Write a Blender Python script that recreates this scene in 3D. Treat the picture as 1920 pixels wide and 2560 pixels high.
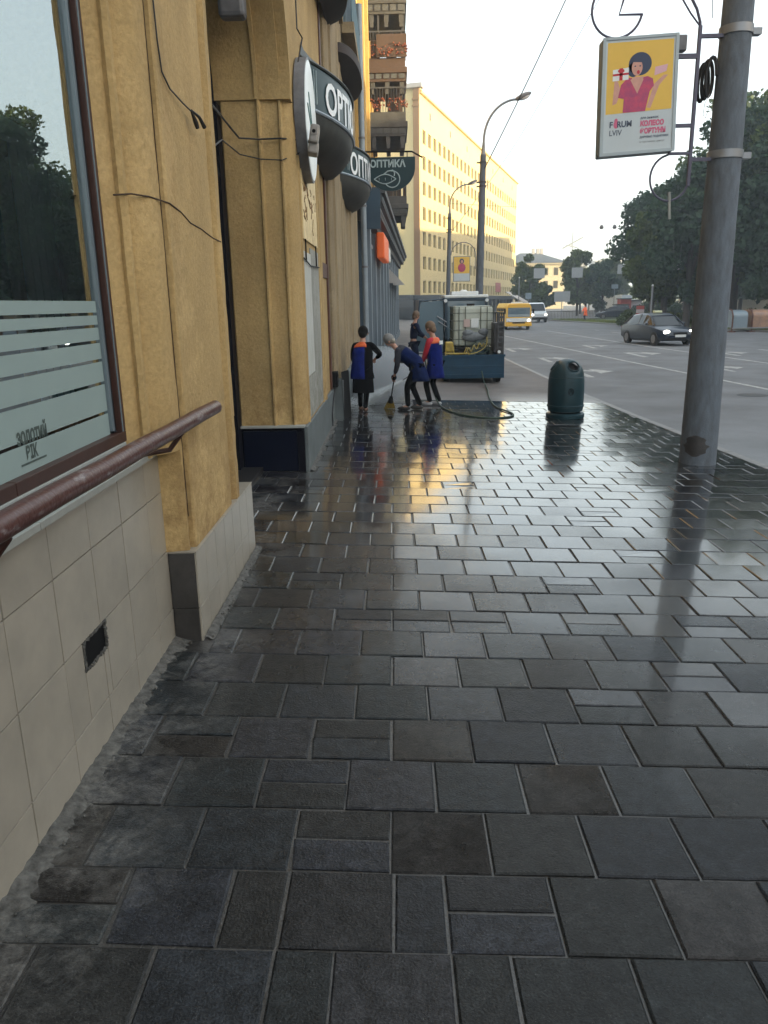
import bpy, bmesh, math, random
import numpy as np
from mathutils import Vector, Matrix, Euler
R = math.radians
random.seed(7); rng = np.random.default_rng(7)
for o in list(bpy.data.objects): bpy.data.objects.remove(o)
scn = bpy.context.scene
COL = scn.collection

# ------------------------------------------------------------------ camera
cam = bpy.data.cameras.new('camera'); camo = bpy.data.objects.new('camera', cam); COL.objects.link(camo)
cam.sensor_fit = 'VERTICAL'; cam.sensor_height = 36.0; cam.lens = 27.0
cam.clip_start = 0.05; cam.clip_end = 5000
PITCH, ROLL, YAW = R(15.22), R(1.1), R(1.0)
f = Vector((-math.sin(YAW)*math.cos(PITCH), math.cos(YAW)*math.cos(PITCH), -math.sin(PITCH)))
r = Vector((math.cos(YAW), math.sin(YAW), 0)); u = r.cross(f)
r2 = math.cos(ROLL)*r - math.sin(ROLL)*u; u2 = math.cos(ROLL)*u + math.sin(ROLL)*r
m = Matrix((r2, u2, -f)).transposed().to_4x4(); m.translation = Vector((0, 0, 2.0))
camo.matrix_world = m
scn.camera = camo

# ------------------------------------------------------------------ light
SUN_EL, SUN_AZ = R(9.5), R(113)          # azimuth clockwise from +Y (down the street)
world = bpy.data.worlds.new('World'); scn.world = world; world.use_nodes = True
wn = world.node_tree; wn.nodes.clear()
sky = wn.nodes.new('ShaderNodeTexSky'); sky.sky_type = 'NISHITA'; sky.sun_disc = False
sky.sun_elevation = SUN_EL; sky.sun_rotation = SUN_AZ
sky.air_density = 1.0; sky.dust_density = 4.0; sky.ozone_density = 0.6; sky.altitude = 300
bg = wn.nodes.new('ShaderNodeBackground'); bg.inputs[1].default_value = 0.15
wo = wn.nodes.new('ShaderNodeOutputWorld')
# thin bright morning haze lies over the whole sky: an even veil added to the clear-sky model
veil = wn.nodes.new('ShaderNodeMix'); veil.data_type = 'RGBA'; veil.inputs[0].default_value = 0.62
veil.inputs[7].default_value = (3.5, 3.85, 4.0, 1); wn.links.new(sky.outputs[0], veil.inputs[6])
wn.links.new(veil.outputs[2], bg.inputs[0]); wn.links.new(bg.outputs[0], wo.inputs[0])
sl = bpy.data.lights.new('sun', 'SUN'); sl.energy = 3.6; sl.angle = R(0.5); sl.color = (1.0, 0.80, 0.43)
so = bpy.data.objects.new('sun', sl); COL.objects.link(so)
sdir = Vector((math.sin(SUN_AZ)*math.cos(SUN_EL), math.cos(SUN_AZ)*math.cos(SUN_EL), math.sin(SUN_EL)))
so.rotation_euler = sdir.to_track_quat('Z', 'Y').to_euler(); so.location = (30, -10, 40)
scn.view_settings.view_transform = 'Standard'; scn.view_settings.look = 'None'
scn.view_settings.gamma = 1.0; scn.view_settings.exposure = 1.85
scn.view_settings.use_curve_mapping = False
scn.render.engine = 'CYCLES'

# ------------------------------------------------------------------ materials
MATS = {}
def mat(name, col, rough=0.7, metal=0.0, var=0.0, vscale=3.0, bump=0.0, bscale=40.0, col2=None, trans=0.0,
        emit=None, estr=0.0, stretch=None, spec=0.5, rvar=0.0, coat=0.0, rand=0.0):
    if name in MATS: return MATS[name]
    m = bpy.data.materials.new(name); m.use_nodes = True; nt = m.node_tree; b = nt.nodes['Principled BSDF']
    N, L = nt.nodes.new, nt.links.new
    b.inputs['Base Color'].default_value = (*col, 1); b.inputs['Roughness'].default_value = rough
    b.inputs['Metallic'].default_value = metal; b.inputs['Specular IOR Level'].default_value = spec
    b.inputs['Coat Weight'].default_value = coat
    if trans: b.inputs['Transmission Weight'].default_value = trans
    if emit: b.inputs['Emission Color'].default_value = (*emit, 1); b.inputs['Emission Strength'].default_value = estr
    if var or bump or rvar or rand:
        geo = N('ShaderNodeNewGeometry'); mp = N('ShaderNodeMapping'); L(geo.outputs['Position'], mp.inputs[0])
        if stretch: mp.inputs['Scale'].default_value = stretch
    last = None
    if var or rvar:
        n = N('ShaderNodeTexNoise'); n.inputs['Scale'].default_value = vscale; n.inputs['Detail'].default_value = 6
        n.inputs['Roughness'].default_value = 0.65; L(mp.outputs[0], n.inputs[0])
    if var:
        c2 = col2 or tuple(c*(1-var) for c in col)
        ramp = N('ShaderNodeValToRGB'); ramp.color_ramp.elements[0].position = 0.32; ramp.color_ramp.elements[1].position = 0.68
        ramp.color_ramp.elements[0].color = (*c2, 1); ramp.color_ramp.elements[1].color = (*col, 1)
        L(n.outputs[0], ramp.inputs[0]); last = ramp.outputs[0]
    if rand:
        oi = N('ShaderNodeObjectInfo'); mx = N('ShaderNodeMix'); mx.data_type = 'RGBA'; mx.blend_type = 'MULTIPLY'
        mr = N('ShaderNodeMapRange'); mr.inputs[3].default_value = 1-rand; mr.inputs[4].default_value = 1.0
        L(oi.outputs['Random'], mr.inputs[0]); mx.inputs[0].default_value = 1
        if last: L(last, mx.inputs[6])
        else: mx.inputs[6].default_value = (*col, 1)
        L(mr.outputs[0], mx.inputs[7]); last = mx.outputs[2]
    if last: L(last, b.inputs['Base Color'])
    if rvar:
        mr = N('ShaderNodeMapRange'); mr.inputs[1].default_value = .3; mr.inputs[2].default_value = .7
        mr.inputs[3].default_value = max(0, rough-rvar); mr.inputs[4].default_value = min(1, rough+rvar)
        L(n.outputs[0], mr.inputs[0]); L(mr.outputs[0], b.inputs['Roughness'])
    if bump:
        n2 = N('ShaderNodeTexNoise'); n2.inputs['Scale'].default_value = bscale; n2.inputs['Detail'].default_value = 5
        L(geo.outputs['Position'], n2.inputs[0])
        bp = N('ShaderNodeBump'); bp.inputs['Strength'].default_value = bump; bp.inputs['Distance'].default_value = 0.01
        L(n2.outputs[0], bp.inputs['Height']); L(bp.outputs[0], b.inputs['Normal'])
    MATS[name] = m
    return m

def plaster(name, col, stain, rough=0.85, bump=0.5, zfade=None):
    """rough lime plaster with rain streaks, blotches and hairline cracks"""
    if name in MATS: return MATS[name]
    m = bpy.data.materials.new(name); m.use_nodes = True; nt = m.node_tree; b = nt.nodes['Principled BSDF']
    N, L = nt.nodes.new, nt.links.new
    b.inputs['Roughness'].default_value = rough; b.inputs['Specular IOR Level'].default_value = 0.25
    g = N('ShaderNodeNewGeometry')
    def noise(scale, vec, det=6, ro=.6):
        n = N('ShaderNodeTexNoise'); n.inputs['Scale'].default_value = scale; n.inputs['Detail'].default_value = det
        n.inputs['Roughness'].default_value = ro; L(vec, n.inputs[0]); return n.outputs[0]
    mp = N('ShaderNodeMapping'); mp.inputs['Scale'].default_value = (3.2, 3.2, .45); L(g.outputs['Position'], mp.inputs[0])
    a = noise(1.3, g.outputs['Position']); s = noise(1.0, mp.outputs[0], 4); fi = noise(38, g.outputs['Position'], 3)
    def ramp(v, p0, p1, c0, c1):
        r_ = N('ShaderNodeValToRGB'); e = r_.color_ramp.elements; e[0].position = p0; e[1].position = p1
        e[0].color = (*c0, 1); e[1].color = (*c1, 1); L(v, r_.inputs[0]); return r_.outputs[0]
    def mix(fac, c1, c2, mode='MIX'):
        x = N('ShaderNodeMix'); x.data_type = 'RGBA'; x.blend_type = mode
        if isinstance(fac, float): x.inputs[0].default_value = fac
        else: L(fac, x.inputs[0])
        for i, c in ((6, c1), (7, c2)):
            if isinstance(c, tuple): x.inputs[i].default_value = (*c, 1)
            else: L(c, x.inputs[i])
        return x.outputs[2]
    base = ramp(a, .3, .7, tuple(c*.8 for c in col), tuple(min(1, c*1.08) for c in col))
    st = ramp(s, .5, .72, (0, 0, 0), (1, 1, 1))
    x = N('ShaderNodeMath'); x.operation = 'MULTIPLY'; x.inputs[1].default_value = .38; L(st, x.inputs[0])
    c = mix(x.outputs[0], base, stain)
    sz_ = N('ShaderNodeSeparateXYZ'); L(g.outputs['Position'], sz_.inputs[0])
    zf = N('ShaderNodeMapRange'); zf.inputs[1].default_value = .55; zf.inputs[2].default_value = 1.7; zf.inputs[3].default_value = .75; zf.inputs[4].default_value = 0
    L(sz_.outputs[2], zf.inputs[0]); zm = N('ShaderNodeMath'); zm.operation = 'MULTIPLY'; L(zf.outputs[0], zm.inputs[0])
    L(ramp(noise(7, g.outputs['Position'], 8, .7), .42, .6, (0, 0, 0), (1, 1, 1)), zm.inputs[1])
    c = mix(zm.outputs[0], c, tuple(q*.8 for q in stain))
    patch = ramp(noise(.8, g.outputs['Position'], 8, .75), .56, .60, (0, 0, 0), (.35, .35, .35))
    c = mix(patch, c, tuple(min(1, q*1.25+.03) for q in col))
    c = mix(0.4, c, ramp(fi, .3, .7, (.5, .5, .5), (1, 1, 1)), 'MULTIPLY')
    vo = N('ShaderNodeTexVoronoi'); vo.feature = 'DISTANCE_TO_EDGE'; vo.inputs['Scale'].default_value = .55
    w = N('ShaderNodeMixRGB'); w.blend_type = 'ADD'; w.inputs[0].default_value = .22
    nn = N('ShaderNodeTexNoise'); nn.inputs['Scale'].default_value = 3; nn.inputs['Detail'].default_value = 8; L(g.outputs['Position'], nn.inputs[0])
    L(g.outputs['Position'], w.inputs[1]); L(nn.outputs[1], w.inputs[2]); L(w.outputs[0], vo.inputs[0])
    cr = ramp(vo.outputs[0], .0, .006, (.35, .35, .35), (1, 1, 1))
    c = mix(0.12, c, cr, 'MULTIPLY')
    L(c, b.inputs['Base Color'])
    bp = N('ShaderNodeBump'); bp.inputs['Strength'].default_value = bump; bp.inputs['Distance'].default_value = .03
    n3 = noise(26, g.outputs['Position'], 8, .7)
    L(n3, bp.inputs['Height']); L(bp.outputs[0], b.inputs['Normal'])
    MATS[name] = m
    return m

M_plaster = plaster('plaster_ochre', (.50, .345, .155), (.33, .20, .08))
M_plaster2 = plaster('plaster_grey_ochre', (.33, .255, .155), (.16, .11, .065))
M_plaster_y = plaster('plaster_yellow', (.55, .37, .14), (.3, .2, .09), bump=.3)
M_patch = plaster('patched_render', (.36, .36, .33), (.16, .14, .09), bump=.4)
M_tile = mat('wall_tile_glaze', (.335, .30, .25), .30, var=.16, vscale=5, rand=.10, bump=.05, bscale=12, col2=(.27, .245, .205))
M_tiledark = mat('dark_tile', (.055, .05, .048), .4, var=.6, vscale=6, col2=(.02, .018, .016))
M_grout = mat('tile_grout', (.035, .03, .026), .95, var=.4, vscale=20)
M_sill = mat('sill_stone', (.34, .35, .33), .5, var=.15, vscale=12)
M_mortar = mat('rough_mortar', (.13, .125, .115), .95, var=.7, vscale=22, bump=1.0, bscale=60, col2=(.035, .033, .03))
M_frame = mat('brown_window_frame', (.05, .018, .012), .45, var=.3, vscale=10)
M_seal = mat('window_rubber', (.01, .014, .02), .5)
M_alu = mat('blue_grey_aluminium', (.16, .2, .23), .35, metal=.3)
M_navy = mat('navy_paint', (.002, .004, .016), .3, var=.3, vscale=5, spec=.2)
M_navydk = mat('black_navy', (.002, .002, .006), .6, spec=.15)
M_black = mat('black', (.003, .003, .0035), .7, spec=.2)
M_cable = mat('black_cable', (.012, .011, .012), .6)
M_dark = mat('dark_interior', (.012, .012, .013), .9)
M_blind = mat('blue_grey_blind', (.84, .90, .95), .7)
M_white = mat('white_plastic', (.72, .75, .76), .35, var=.08, vscale=8)
M_signw = mat('white_sign_face', (.88, .92, .92), .3, var=.06, vscale=3)
M_greymet = mat('grey_sheet_metal', (.17, .17, .185), .5, var=.4, vscale=7)
M_signg = mat('dark_green_sign', (.005, .030, .038), .3, var=.2, vscale=4, spec=.25)
M_signgd = mat('dark_green_trim', (.03, .035, .03), .55, var=.4, vscale=6)
M_signsoff = mat('sign_soffit', (.045, .045, .04), .6, var=.5, vscale=4)
M_letter = mat('white_letter', (.8, .82, .84), .4)
M_letterg = mat('pale_letter', (.34, .42, .44), .5)
M_camera = mat('camera_housing', (.27, .25, .23), .45, var=.15, vscale=15)
M_pipe = mat('zinc_downpipe', (.27, .32, .37), .45, metal=.2, var=.2, vscale=4)
M_plinth = mat('blue_grey_render', (.12, .14, .145), .6, var=.35, vscale=3, bump=.3, bscale=30)
M_creamrefl = mat('cream_reflection', (.82, .66, .36), .5, var=.35, vscale=9, col2=(.5, .36, .16))
M_whpanel = mat('whitish_panel', (.56, .57, .55), .6, var=.35, vscale=2.5, col2=(.34, .34, .30), stretch=(6, 6, 1))
M_redwood = mat('red_brown_wood', (.10, .035, .018), .6, var=.3, vscale=8)
M_shopblue = mat('shop_blue', (.035, .07, .11), .5, var=.3, vscale=2)
M_shopgrey = mat('shop_blue_grey', (.17, .21, .25), .5, var=.2, vscale=2)
M_shopglass = mat('dark_shop_glass', (.01, .016, .022), .06, spec=.8)
M_cornice = mat('grey_cornice', (.09, .095, .10), .7, var=.3, vscale=4)
M_orange = mat('orange_sign', (.62, .10, .02), .45, emit=(1, .16, .02), estr=.05)
M_balc = mat('balcony_concrete', (.085, .085, .088), .85, var=.4, vscale=2)
M_balcbr = mat('brown_balcony_panel', (.085, .05, .036), .7, var=.3, vscale=3)
M_rail = mat('railing_iron', (.05, .05, .055), .5)
M_teal = mat('teal_railing', (.05, .11, .14), .5)
M_flower = mat('orange_flowers', (.26, .065, .03), .7, var=.5, vscale=15)
M_damp = mat('damp_concrete', (.05, .045, .045), .5, var=.5, vscale=10)
M_pole = mat('pole_concrete', (.125, .15, .185), .8, var=.35, vscale=5, stretch=(3, 3, .8), bump=.5, bscale=50, col2=(.08, .09, .105))
M_polestain = mat('black_stain', (.012, .011, .012), .6, var=.4, vscale=20)
M_steel = mat('galvanised_steel', (.25, .26, .28), .45, metal=.5)
M_purple = mat('bracket_paint', (.075, .07, .115), .5)
M_binG = mat('bin_dark_teal', (.007, .038, .052), .38, var=.35, vscale=5, rvar=.1, spec=.35)
M_trash = mat('white_trash', (.7, .7, .72), .7)
M_asph = None
M_line = mat('road_paint', (.42, .43, .42), .7, var=.5, vscale=6, col2=(.16, .165, .17))
M_kerb = mat('granite_kerb', (.16, .16, .16), .5, var=.35, vscale=14, bump=.3, bscale=40, rvar=.15)
M_rubber = mat('tyre_rubber', (.012, .012, .013), .8)
M_rim = mat('wheel_rim', (.25, .25, .26), .4, metal=.6)
M_trail = mat('trailer_blue', (.003, .045, .095), .4, spec=.3, var=.35, vscale=3)
M_cabblue = mat('tractor_dark_blue', (.012, .035, .06), .4)
M_ibc = mat('ibc_plastic', (.52, .56, .50), .45, var=.15, vscale=3)
M_cage = mat('ibc_cage', (.10, .12, .10), .4, metal=.3)
M_glass = mat('vehicle_glass', (.01, .015, .02), .07, spec=.4)
M_glassb = mat('sky_glass', (.10, .15, .19), .08, spec=1.0)
M_yel = mat('pump_yellow', (.55, .40, .08), .5, var=.4, vscale=8)
M_hose = mat('hose_green', (.02, .045, .03), .45)
M_hosey = mat('hose_yellow', (.42, .33, .10), .5)
M_bus = mat('bus_yellow', (.75, .42, .02), .35, coat=.4)
M_car = mat('car_dark_blue', (.005, .014, .032), .3, coat=.25)
M_vanw = mat('van_white', (.6, .63, .66), .3, coat=.4)
M_lamp = mat('lit_headlamp', (1, .95, .8), .3, emit=(1, .96, .82), estr=4.0)
M_lampw = mat('lit_headlamp_warm', (1, .85, .7), .3, emit=(1, .82, .62), estr=3.0)
M_plate = mat('number_plate', (.6, .62, .62), .5)
M_taxi = mat('roof_taxi_sign', (.6, .62, .4), .4)
M_skin = mat('skin', (.45, .24, .17), .55, var=.15, vscale=10)
M_hairk = mat('hair_black', (.004, .004, .004), .7, spec=.15)
M_hairg = mat('hair_grey', (.28, .26, .23), .7, var=.4, vscale=40)
M_hairb = mat('hair_light_brown', (.16, .10, .06), .7, var=.3, vscale=30)
M_vest = mat('blue_tabard', (.003, .013, .15), .85, var=.45, vscale=9, spec=.1, bump=1.0, bscale=9)
M_vestd = mat('navy_tabard', (.004, .014, .075), .85, var=.45, vscale=9, spec=.1, bump=1.0, bscale=9)
M_yoke = mat('orange_yoke', (.70, .12, .025), .65, var=.3, vscale=14, bump=.8, bscale=12)
M_blackc = mat('black_cloth', (.003, .003, .004), .95, spec=.08)
M_greyc = mat('grey_sweater', (.035, .038, .05), .9, spec=.2, var=.3, vscale=30)
M_red = mat('red_sleeve', (.42, .010, .03), .7)
M_navyc = mat('navy_jacket', (.005, .010, .035), .9, spec=.15)
M_shoe = mat('brown_sandal', (.12, .06, .04), .6)
M_gum = mat('dark_shoe', (.008, .008, .009), .5)
M_shoew = mat('light_sole', (.4, .4, .42), .6)
M_broomy = mat('broom_bristle', (.30, .20, .03), .8, var=.6, vscale=30)
M_bark = mat('tree_bark', (.05, .042, .035), .9, var=.4, vscale=5)
M_bldY = mat('block_yellow_wall', (.67, .53, .26), .8, var=.08, vscale=.3)
M_bldE = mat('block_beige_wall', (.42, .33, .27), .85, var=.15, vscale=.5)
M_bldcol = mat('block_brown_pier', (.24, .13, .055), .8, var=.1, vscale=.5)
M_win = mat('block_window', (.10, .085, .045), .25, spec=.4, rand=.5)
M_winred = mat('red_window_sign', (.35, .06, .05), .6)
M_canopy = mat('dark_canopy', (.05, .055, .06), .7)
M_roof = mat('slate_blue_roof', (.07, .085, .10), .7, var=.2, vscale=.4)
M_cream = mat('cream_wall', (.58, .50, .34), .85, var=.1, vscale=.4)
M_concr = mat('far_concrete', (.45, .43, .42), .85, var=.1, vscale=.3)
M_signb = mat('sign_back_grey', (.30, .31, .32), .6)
M_signp = mat('sign_pale_pink', (.45, .40, .42), .6)
M_grass = mat('verge_grass', (.05, .085, .03), .9, var=.5, vscale=1.5)
M_soil = mat('far_ground', (.10, .10, .095), .95, var=.3, vscale=.3)
M_occl = mat('occluder_wall', (.42, .38, .30), .85, var=.15, vscale=.4)
M_postery = mat('poster_yellow', (.74, .47, .07), .5, var=.06, vscale=5)
M_posterw = mat('poster_white', (.50, .56, .60), .45, var=.05, vscale=5)
M_posterdr = mat('poster_pink_dress', (.55, .05, .12), .5, var=.35, vscale=12, col2=(.30, .04, .14))
M_posterhair = mat('poster_hair', (.03, .045, .10), .6)
M_posterskin = mat('poster_skin', (.62, .33, .27), .6, var=.15, vscale=14)
M_posterink = mat('poster_ink', (.06, .08, .13), .6)
M_posterpink = mat('poster_pink', (.60, .13, .24), .6)
M_lips = mat('poster_lips', (.5, .02, .04), .6)
M_shelt = mat('arched_panel_orange', (.42, .24, .14), .4, var=.35, vscale=3, col2=(.2, .13, .11))
M_sheltb = mat('arched_panel_blue', (.20, .25, .29), .3)
M_hiviz = mat('hi_vis_orange', (.9, .13, .02), .5, emit=(1, .14, .03), estr=.05)

def leafmat(name, c1, c2):
    m = bpy.data.materials.new(name); m.use_nodes = True; nt = m.node_tree; b = nt.nodes['Principled BSDF']
    N, L = nt.nodes.new, nt.links.new
    g = N('ShaderNodeNewGeometry'); rp = N('ShaderNodeValToRGB')
    n = N('ShaderNodeTexNoise'); n.inputs['Scale'].default_value = .5; L(g.outputs['Position'], n.inputs[0])
    ad = N('ShaderNodeMath'); ad.operation = 'MULTIPLY_ADD'; ad.inputs[1].default_value = .5
    L(g.outputs['Random Per Island'], ad.inputs[0]); L(n.outputs[0], ad.inputs[2])
    mm = N('ShaderNodeMath'); mm.operation = 'MULTIPLY'; mm.inputs[1].default_value = .75; L(ad.outputs[0], mm.inputs[0])
    rp.color_ramp.elements[0].position = .25; rp.color_ramp.elements[1].position = .8
    rp.color_ramp.elements[0].color = (*c1, 1); rp.color_ramp.elements[1].color = (*c2, 1)
    L(mm.outputs[0], rp.inputs[0]); L(rp.outputs[0], b.inputs['Base Color'])
    b.inputs['Roughness'].default_value = .6; b.inputs['Specular IOR Level'].default_value = .3
    tr = N('ShaderNodeBsdfTranslucent'); L(rp.outputs[0], tr.inputs[0])
    ms = N('ShaderNodeMixShader'); ms.inputs[0].default_value = .3
    L(b.outputs[0], ms.inputs[1]); L(tr.outputs[0], ms.inputs[2]); L(ms.outputs[0], nt.nodes['Material Output'].inputs[0])
    return m
M_leaf = leafmat('leaves_dark', (.012, .034, .024), (.045, .088, .042))
M_leaf2 = leafmat('leaves_mid', (.03, .055, .018), (.09, .13, .03))
M_leaf3 = leafmat('leaves_light', (.06, .09, .02), (.2, .24, .05))

def paving_mat():
    m = bpy.data.materials.new('wet_concrete_paving'); m.use_nodes = True; nt = m.node_tree; b = nt.nodes['Principled BSDF']
    N, L = nt.nodes.new, nt.links.new
    def math_(op, a, b_=None, clamp=False):
        x = N('ShaderNodeMath'); x.operation = op; x.use_clamp = clamp
        for i, v in enumerate((a, b_)):
            if v is None: continue
            if isinstance(v, (int, float)): x.inputs[i].default_value = v
            else: L(v, x.inputs[i])
        return x.outputs[0]
    def mix(fac, c1, c2, mode='MIX'):
        x = N('ShaderNodeMix'); x.data_type = 'RGBA'; x.blend_type = mode
        if isinstance(fac, (int, float)): x.inputs[0].default_value = fac
        else: L(fac, x.inputs[0])
        for i, c in ((6, c1), (7, c2)):
            if isinstance(c, tuple): x.inputs[i].default_value = (*c, 1)
            else: L(c, x.inputs[i])
        return x.outputs[2]
    def mrange(v, a, b_, c=0., d=1.):
        x = N('ShaderNodeMapRange'); x.inputs[1].default_value = a; x.inputs[2].default_value = b_
        x.inputs[3].default_value = c; x.inputs[4].default_value = d; L(v, x.inputs[0]); return x.outputs[0]
    g = N('ShaderNodeNewGeometry'); P = g.outputs['Position']; sx = N('ShaderNodeSeparateXYZ'); L(P, sx.inputs[0])
    def noise(s, d=6, ro=.6, vec=P):
        n = N('ShaderNodeTexNoise'); n.inputs['Scale'].default_value = s; n.inputs['Detail'].default_value = d
        n.inputs['Roughness'].default_value = ro; L(vec, n.inputs[0]); return n.outputs[0]
    oi = N('ShaderNodeObjectInfo')
    wnz = N('ShaderNodeTexWhiteNoise'); wnz.noise_dimensions = '2D'
    cb = N('ShaderNodeCombineXYZ'); L(oi.outputs['Random'], cb.inputs[0]); L(g.outputs['Random Per Island'], cb.inputs[1]); L(cb.outputs[0], wnz.inputs[0])
    rp = N('ShaderNodeValToRGB'); e = rp.color_ramp.elements
    e[0].position = 0; e[0].color = (.015, .019, .026, 1); e[1].position = 1; e[1].color = (.032, .027, .022, 1)
    for p, c in ((.25, (.019, .016, .014)), (.5, (.016, .020, .022)), (.75, (.024, .026, .033))):
        q = e.new(p); q.color = (*c, 1)
    L(wnz.outputs[0], rp.inputs[0])
    big = noise(.9); med = noise(6); fine = noise(110, 3); grit = noise(150, 3, .8)
    c = mix(1., rp.outputs[0], mrange_col(N, L, med, .3, .7, .62, 1.25), 'MULTIPLY')
    c = mix(1., c, mrange_col(N, L, fine, .35, .7, .5, 1.6), 'MULTIPLY')
    c = mix(1., c, mrange_col(N, L, noise(17, 6, .75), .4, .62, .45, 1.15), 'MULTIPLY')
    vg_ = N('ShaderNodeTexVoronoi'); vg_.inputs['Scale'].default_value = 2.3; L(P, vg_.inputs[0])
    c = mix(mrange(vg_.outputs['Distance'], .045, .06, .85, 0.), c, (.006, .006, .006))
    vh_ = N('ShaderNodeTexVoronoi'); vh_.inputs['Scale'].default_value = 3.7; L(P, vh_.inputs[0])
    c = mix(mrange(vh_.outputs['Distance'], .02, .035, .7, 0.), c, (.13, .12, .11))
    gr = mrange(grit, .62, .72); c = mix(math_('MULTIPLY', gr, .55), c, (.15, .15, .15))
    # lime bloom close to the wall
    nearw = mrange(sx.outputs[0], -1.25, -.75, 1., 0.)
    eff = math_('MULTIPLY', nearw, mrange(noise(2.6, 8, .7), .44, .60)); eff = math_('MULTIPLY', eff, mrange(noise(25, 5, .7), .3, .7))
    c = mix(math_('MULTIPLY', eff, .7), c, (.24, .23, .215))
    L(c, b.inputs['Base Color'])
    # wetness: film of water lying further down the pavement
    wet = math_('ADD', math_('ADD', mrange(sx.outputs[1], 2.2, 8.0, -.16, 1.1), math_('MULTIPLY', math_('SUBTRACT', wnz.outputs[0], .5), .45)), math_('ADD', math_('MULTIPLY', math_('SUBTRACT', big, .5), .9), mrange(sx.outputs[0], -1.2, 1.6, -.30, .14)), True)
    rgh = math_('MULTIPLY_ADD', wet, -.27) if False else None
    r0 = mrange(med, .3, .7, .26, .42)
    rw = mrange(noise(2.2, 4), .35, .65, .06, .20)
    rm = N('ShaderNodeMix'); rm.data_type = 'FLOAT'; L(wet, rm.inputs[0]); L(r0, rm.inputs[2]); L(rw, rm.inputs[3])
    L(rm.outputs[0], b.inputs['Roughness'])
    L(math_('MULTIPLY', wet, .9), b.inputs['Coat Weight']); b.inputs['Coat Roughness'].default_value = .085; b.inputs['Coat IOR'].default_value = 1.45
    b.inputs['Specular IOR Level'].default_value = .2
    bp = N('ShaderNodeBump'); bp.inputs['Distance'].default_value = .004
    hh = math_('ADD', math_('ADD', math_('MULTIPLY', fine, 1.1), math_('MULTIPLY', noise(17, 6, .75), 1.2)), math_('MULTIPLY', med, 1.6))
    # a few slabs have a worn, pitted face
    rough_slab = mrange(wnz.outputs[0], .88, .9); 
    hh = math_('ADD', hh, math_('MULTIPLY', math_('MULTIPLY', noise(45, 6, .8), 6), rough_slab))
    L(hh, bp.inputs['Height']); L(mrange(wet, 0, 1, .8, .07), bp.inputs['Strength']); L(bp.outputs[0], b.inputs['Normal'])
    return m
def mrange_col(N, L, v, a, b_, c, d):
    x = N('ShaderNodeMapRange'); x.inputs[1].default_value = a; x.inputs[2].default_value = b_
    x.inputs[3].default_value = c; x.inputs[4].default_value = d; L(v, x.inputs[0]); return x.outputs[0]
M_slab = paving_mat()
M_bed = mat('joint_sand', (.042, .039, .036), .35, var=.6, vscale=9, spec=.7, bump=.4, bscale=80)
def road_mat(name, col, wet0, wet1):
    m = bpy.data.materials.new(name); m.use_nodes = True; nt = m.node_tree; b = nt.nodes['Principled BSDF']
    N, L = nt.nodes.new, nt.links.new
    g = N('ShaderNodeNewGeometry'); P = g.outputs['Position']
    def noise(s, d=6):
        n = N('ShaderNodeTexNoise'); n.inputs['Scale'].default_value = s; n.inputs['Detail'].default_value = d; L(P, n.inputs[0]); return n.outputs[0]
    rp = N('ShaderNodeValToRGB'); e = rp.color_ramp.elements; e[0].position = .3; e[1].position = .7
    e[0].color = (*[c*.66 for c in col], 1); e[1].color = (*[c*1.18 for c in col], 1); L(noise(.7, 8), rp.inputs[0])
    mx = N('ShaderNodeMix'); mx.data_type = 'RGBA'; mx.blend_type = 'MULTIPLY'; mx.inputs[0].default_value = 1
    L(rp.outputs[0], mx.inputs[6]); L(mrange_col(N, L, noise(60, 3), .3, .7, .75, 1.2), mx.inputs[7]); L(mx.outputs[2], b.inputs['Base Color'])
    sx = N('ShaderNodeSeparateXYZ'); L(P, sx.inputs[0])
    w = mrange_col(N, L, sx.outputs[1], wet0, wet1, .12, .75)
    ad = N('ShaderNodeMath'); ad.operation = 'MULTIPLY_ADD'; ad.use_clamp = True; ad.inputs[1].default_value = .5; L(noise(1.1, 5), ad.inputs[0])
    ad.inputs[2].default_value = -.25
    a2 = N('ShaderNodeMath'); a2.operation = 'ADD'; a2.use_clamp = True; L(w, a2.inputs[0]); L(ad.outputs[0], a2.inputs[1])
    L(a2.outputs[0], b.inputs['Roughness'])
    bp = N('ShaderNodeBump'); bp.inputs['Strength'].default_value = .25; bp.inputs['Distance'].default_value = .005
    L(noise(120, 2), bp.inputs['Height']); L(bp.outputs[0], b.inputs['Normal'])
    return m
M_road = road_mat('road_asphalt', (.115, .122, .135), 3, 16)
M_apron = road_mat('pavement_asphalt', (.12, .108, .105), 15.5, 19)

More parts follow.
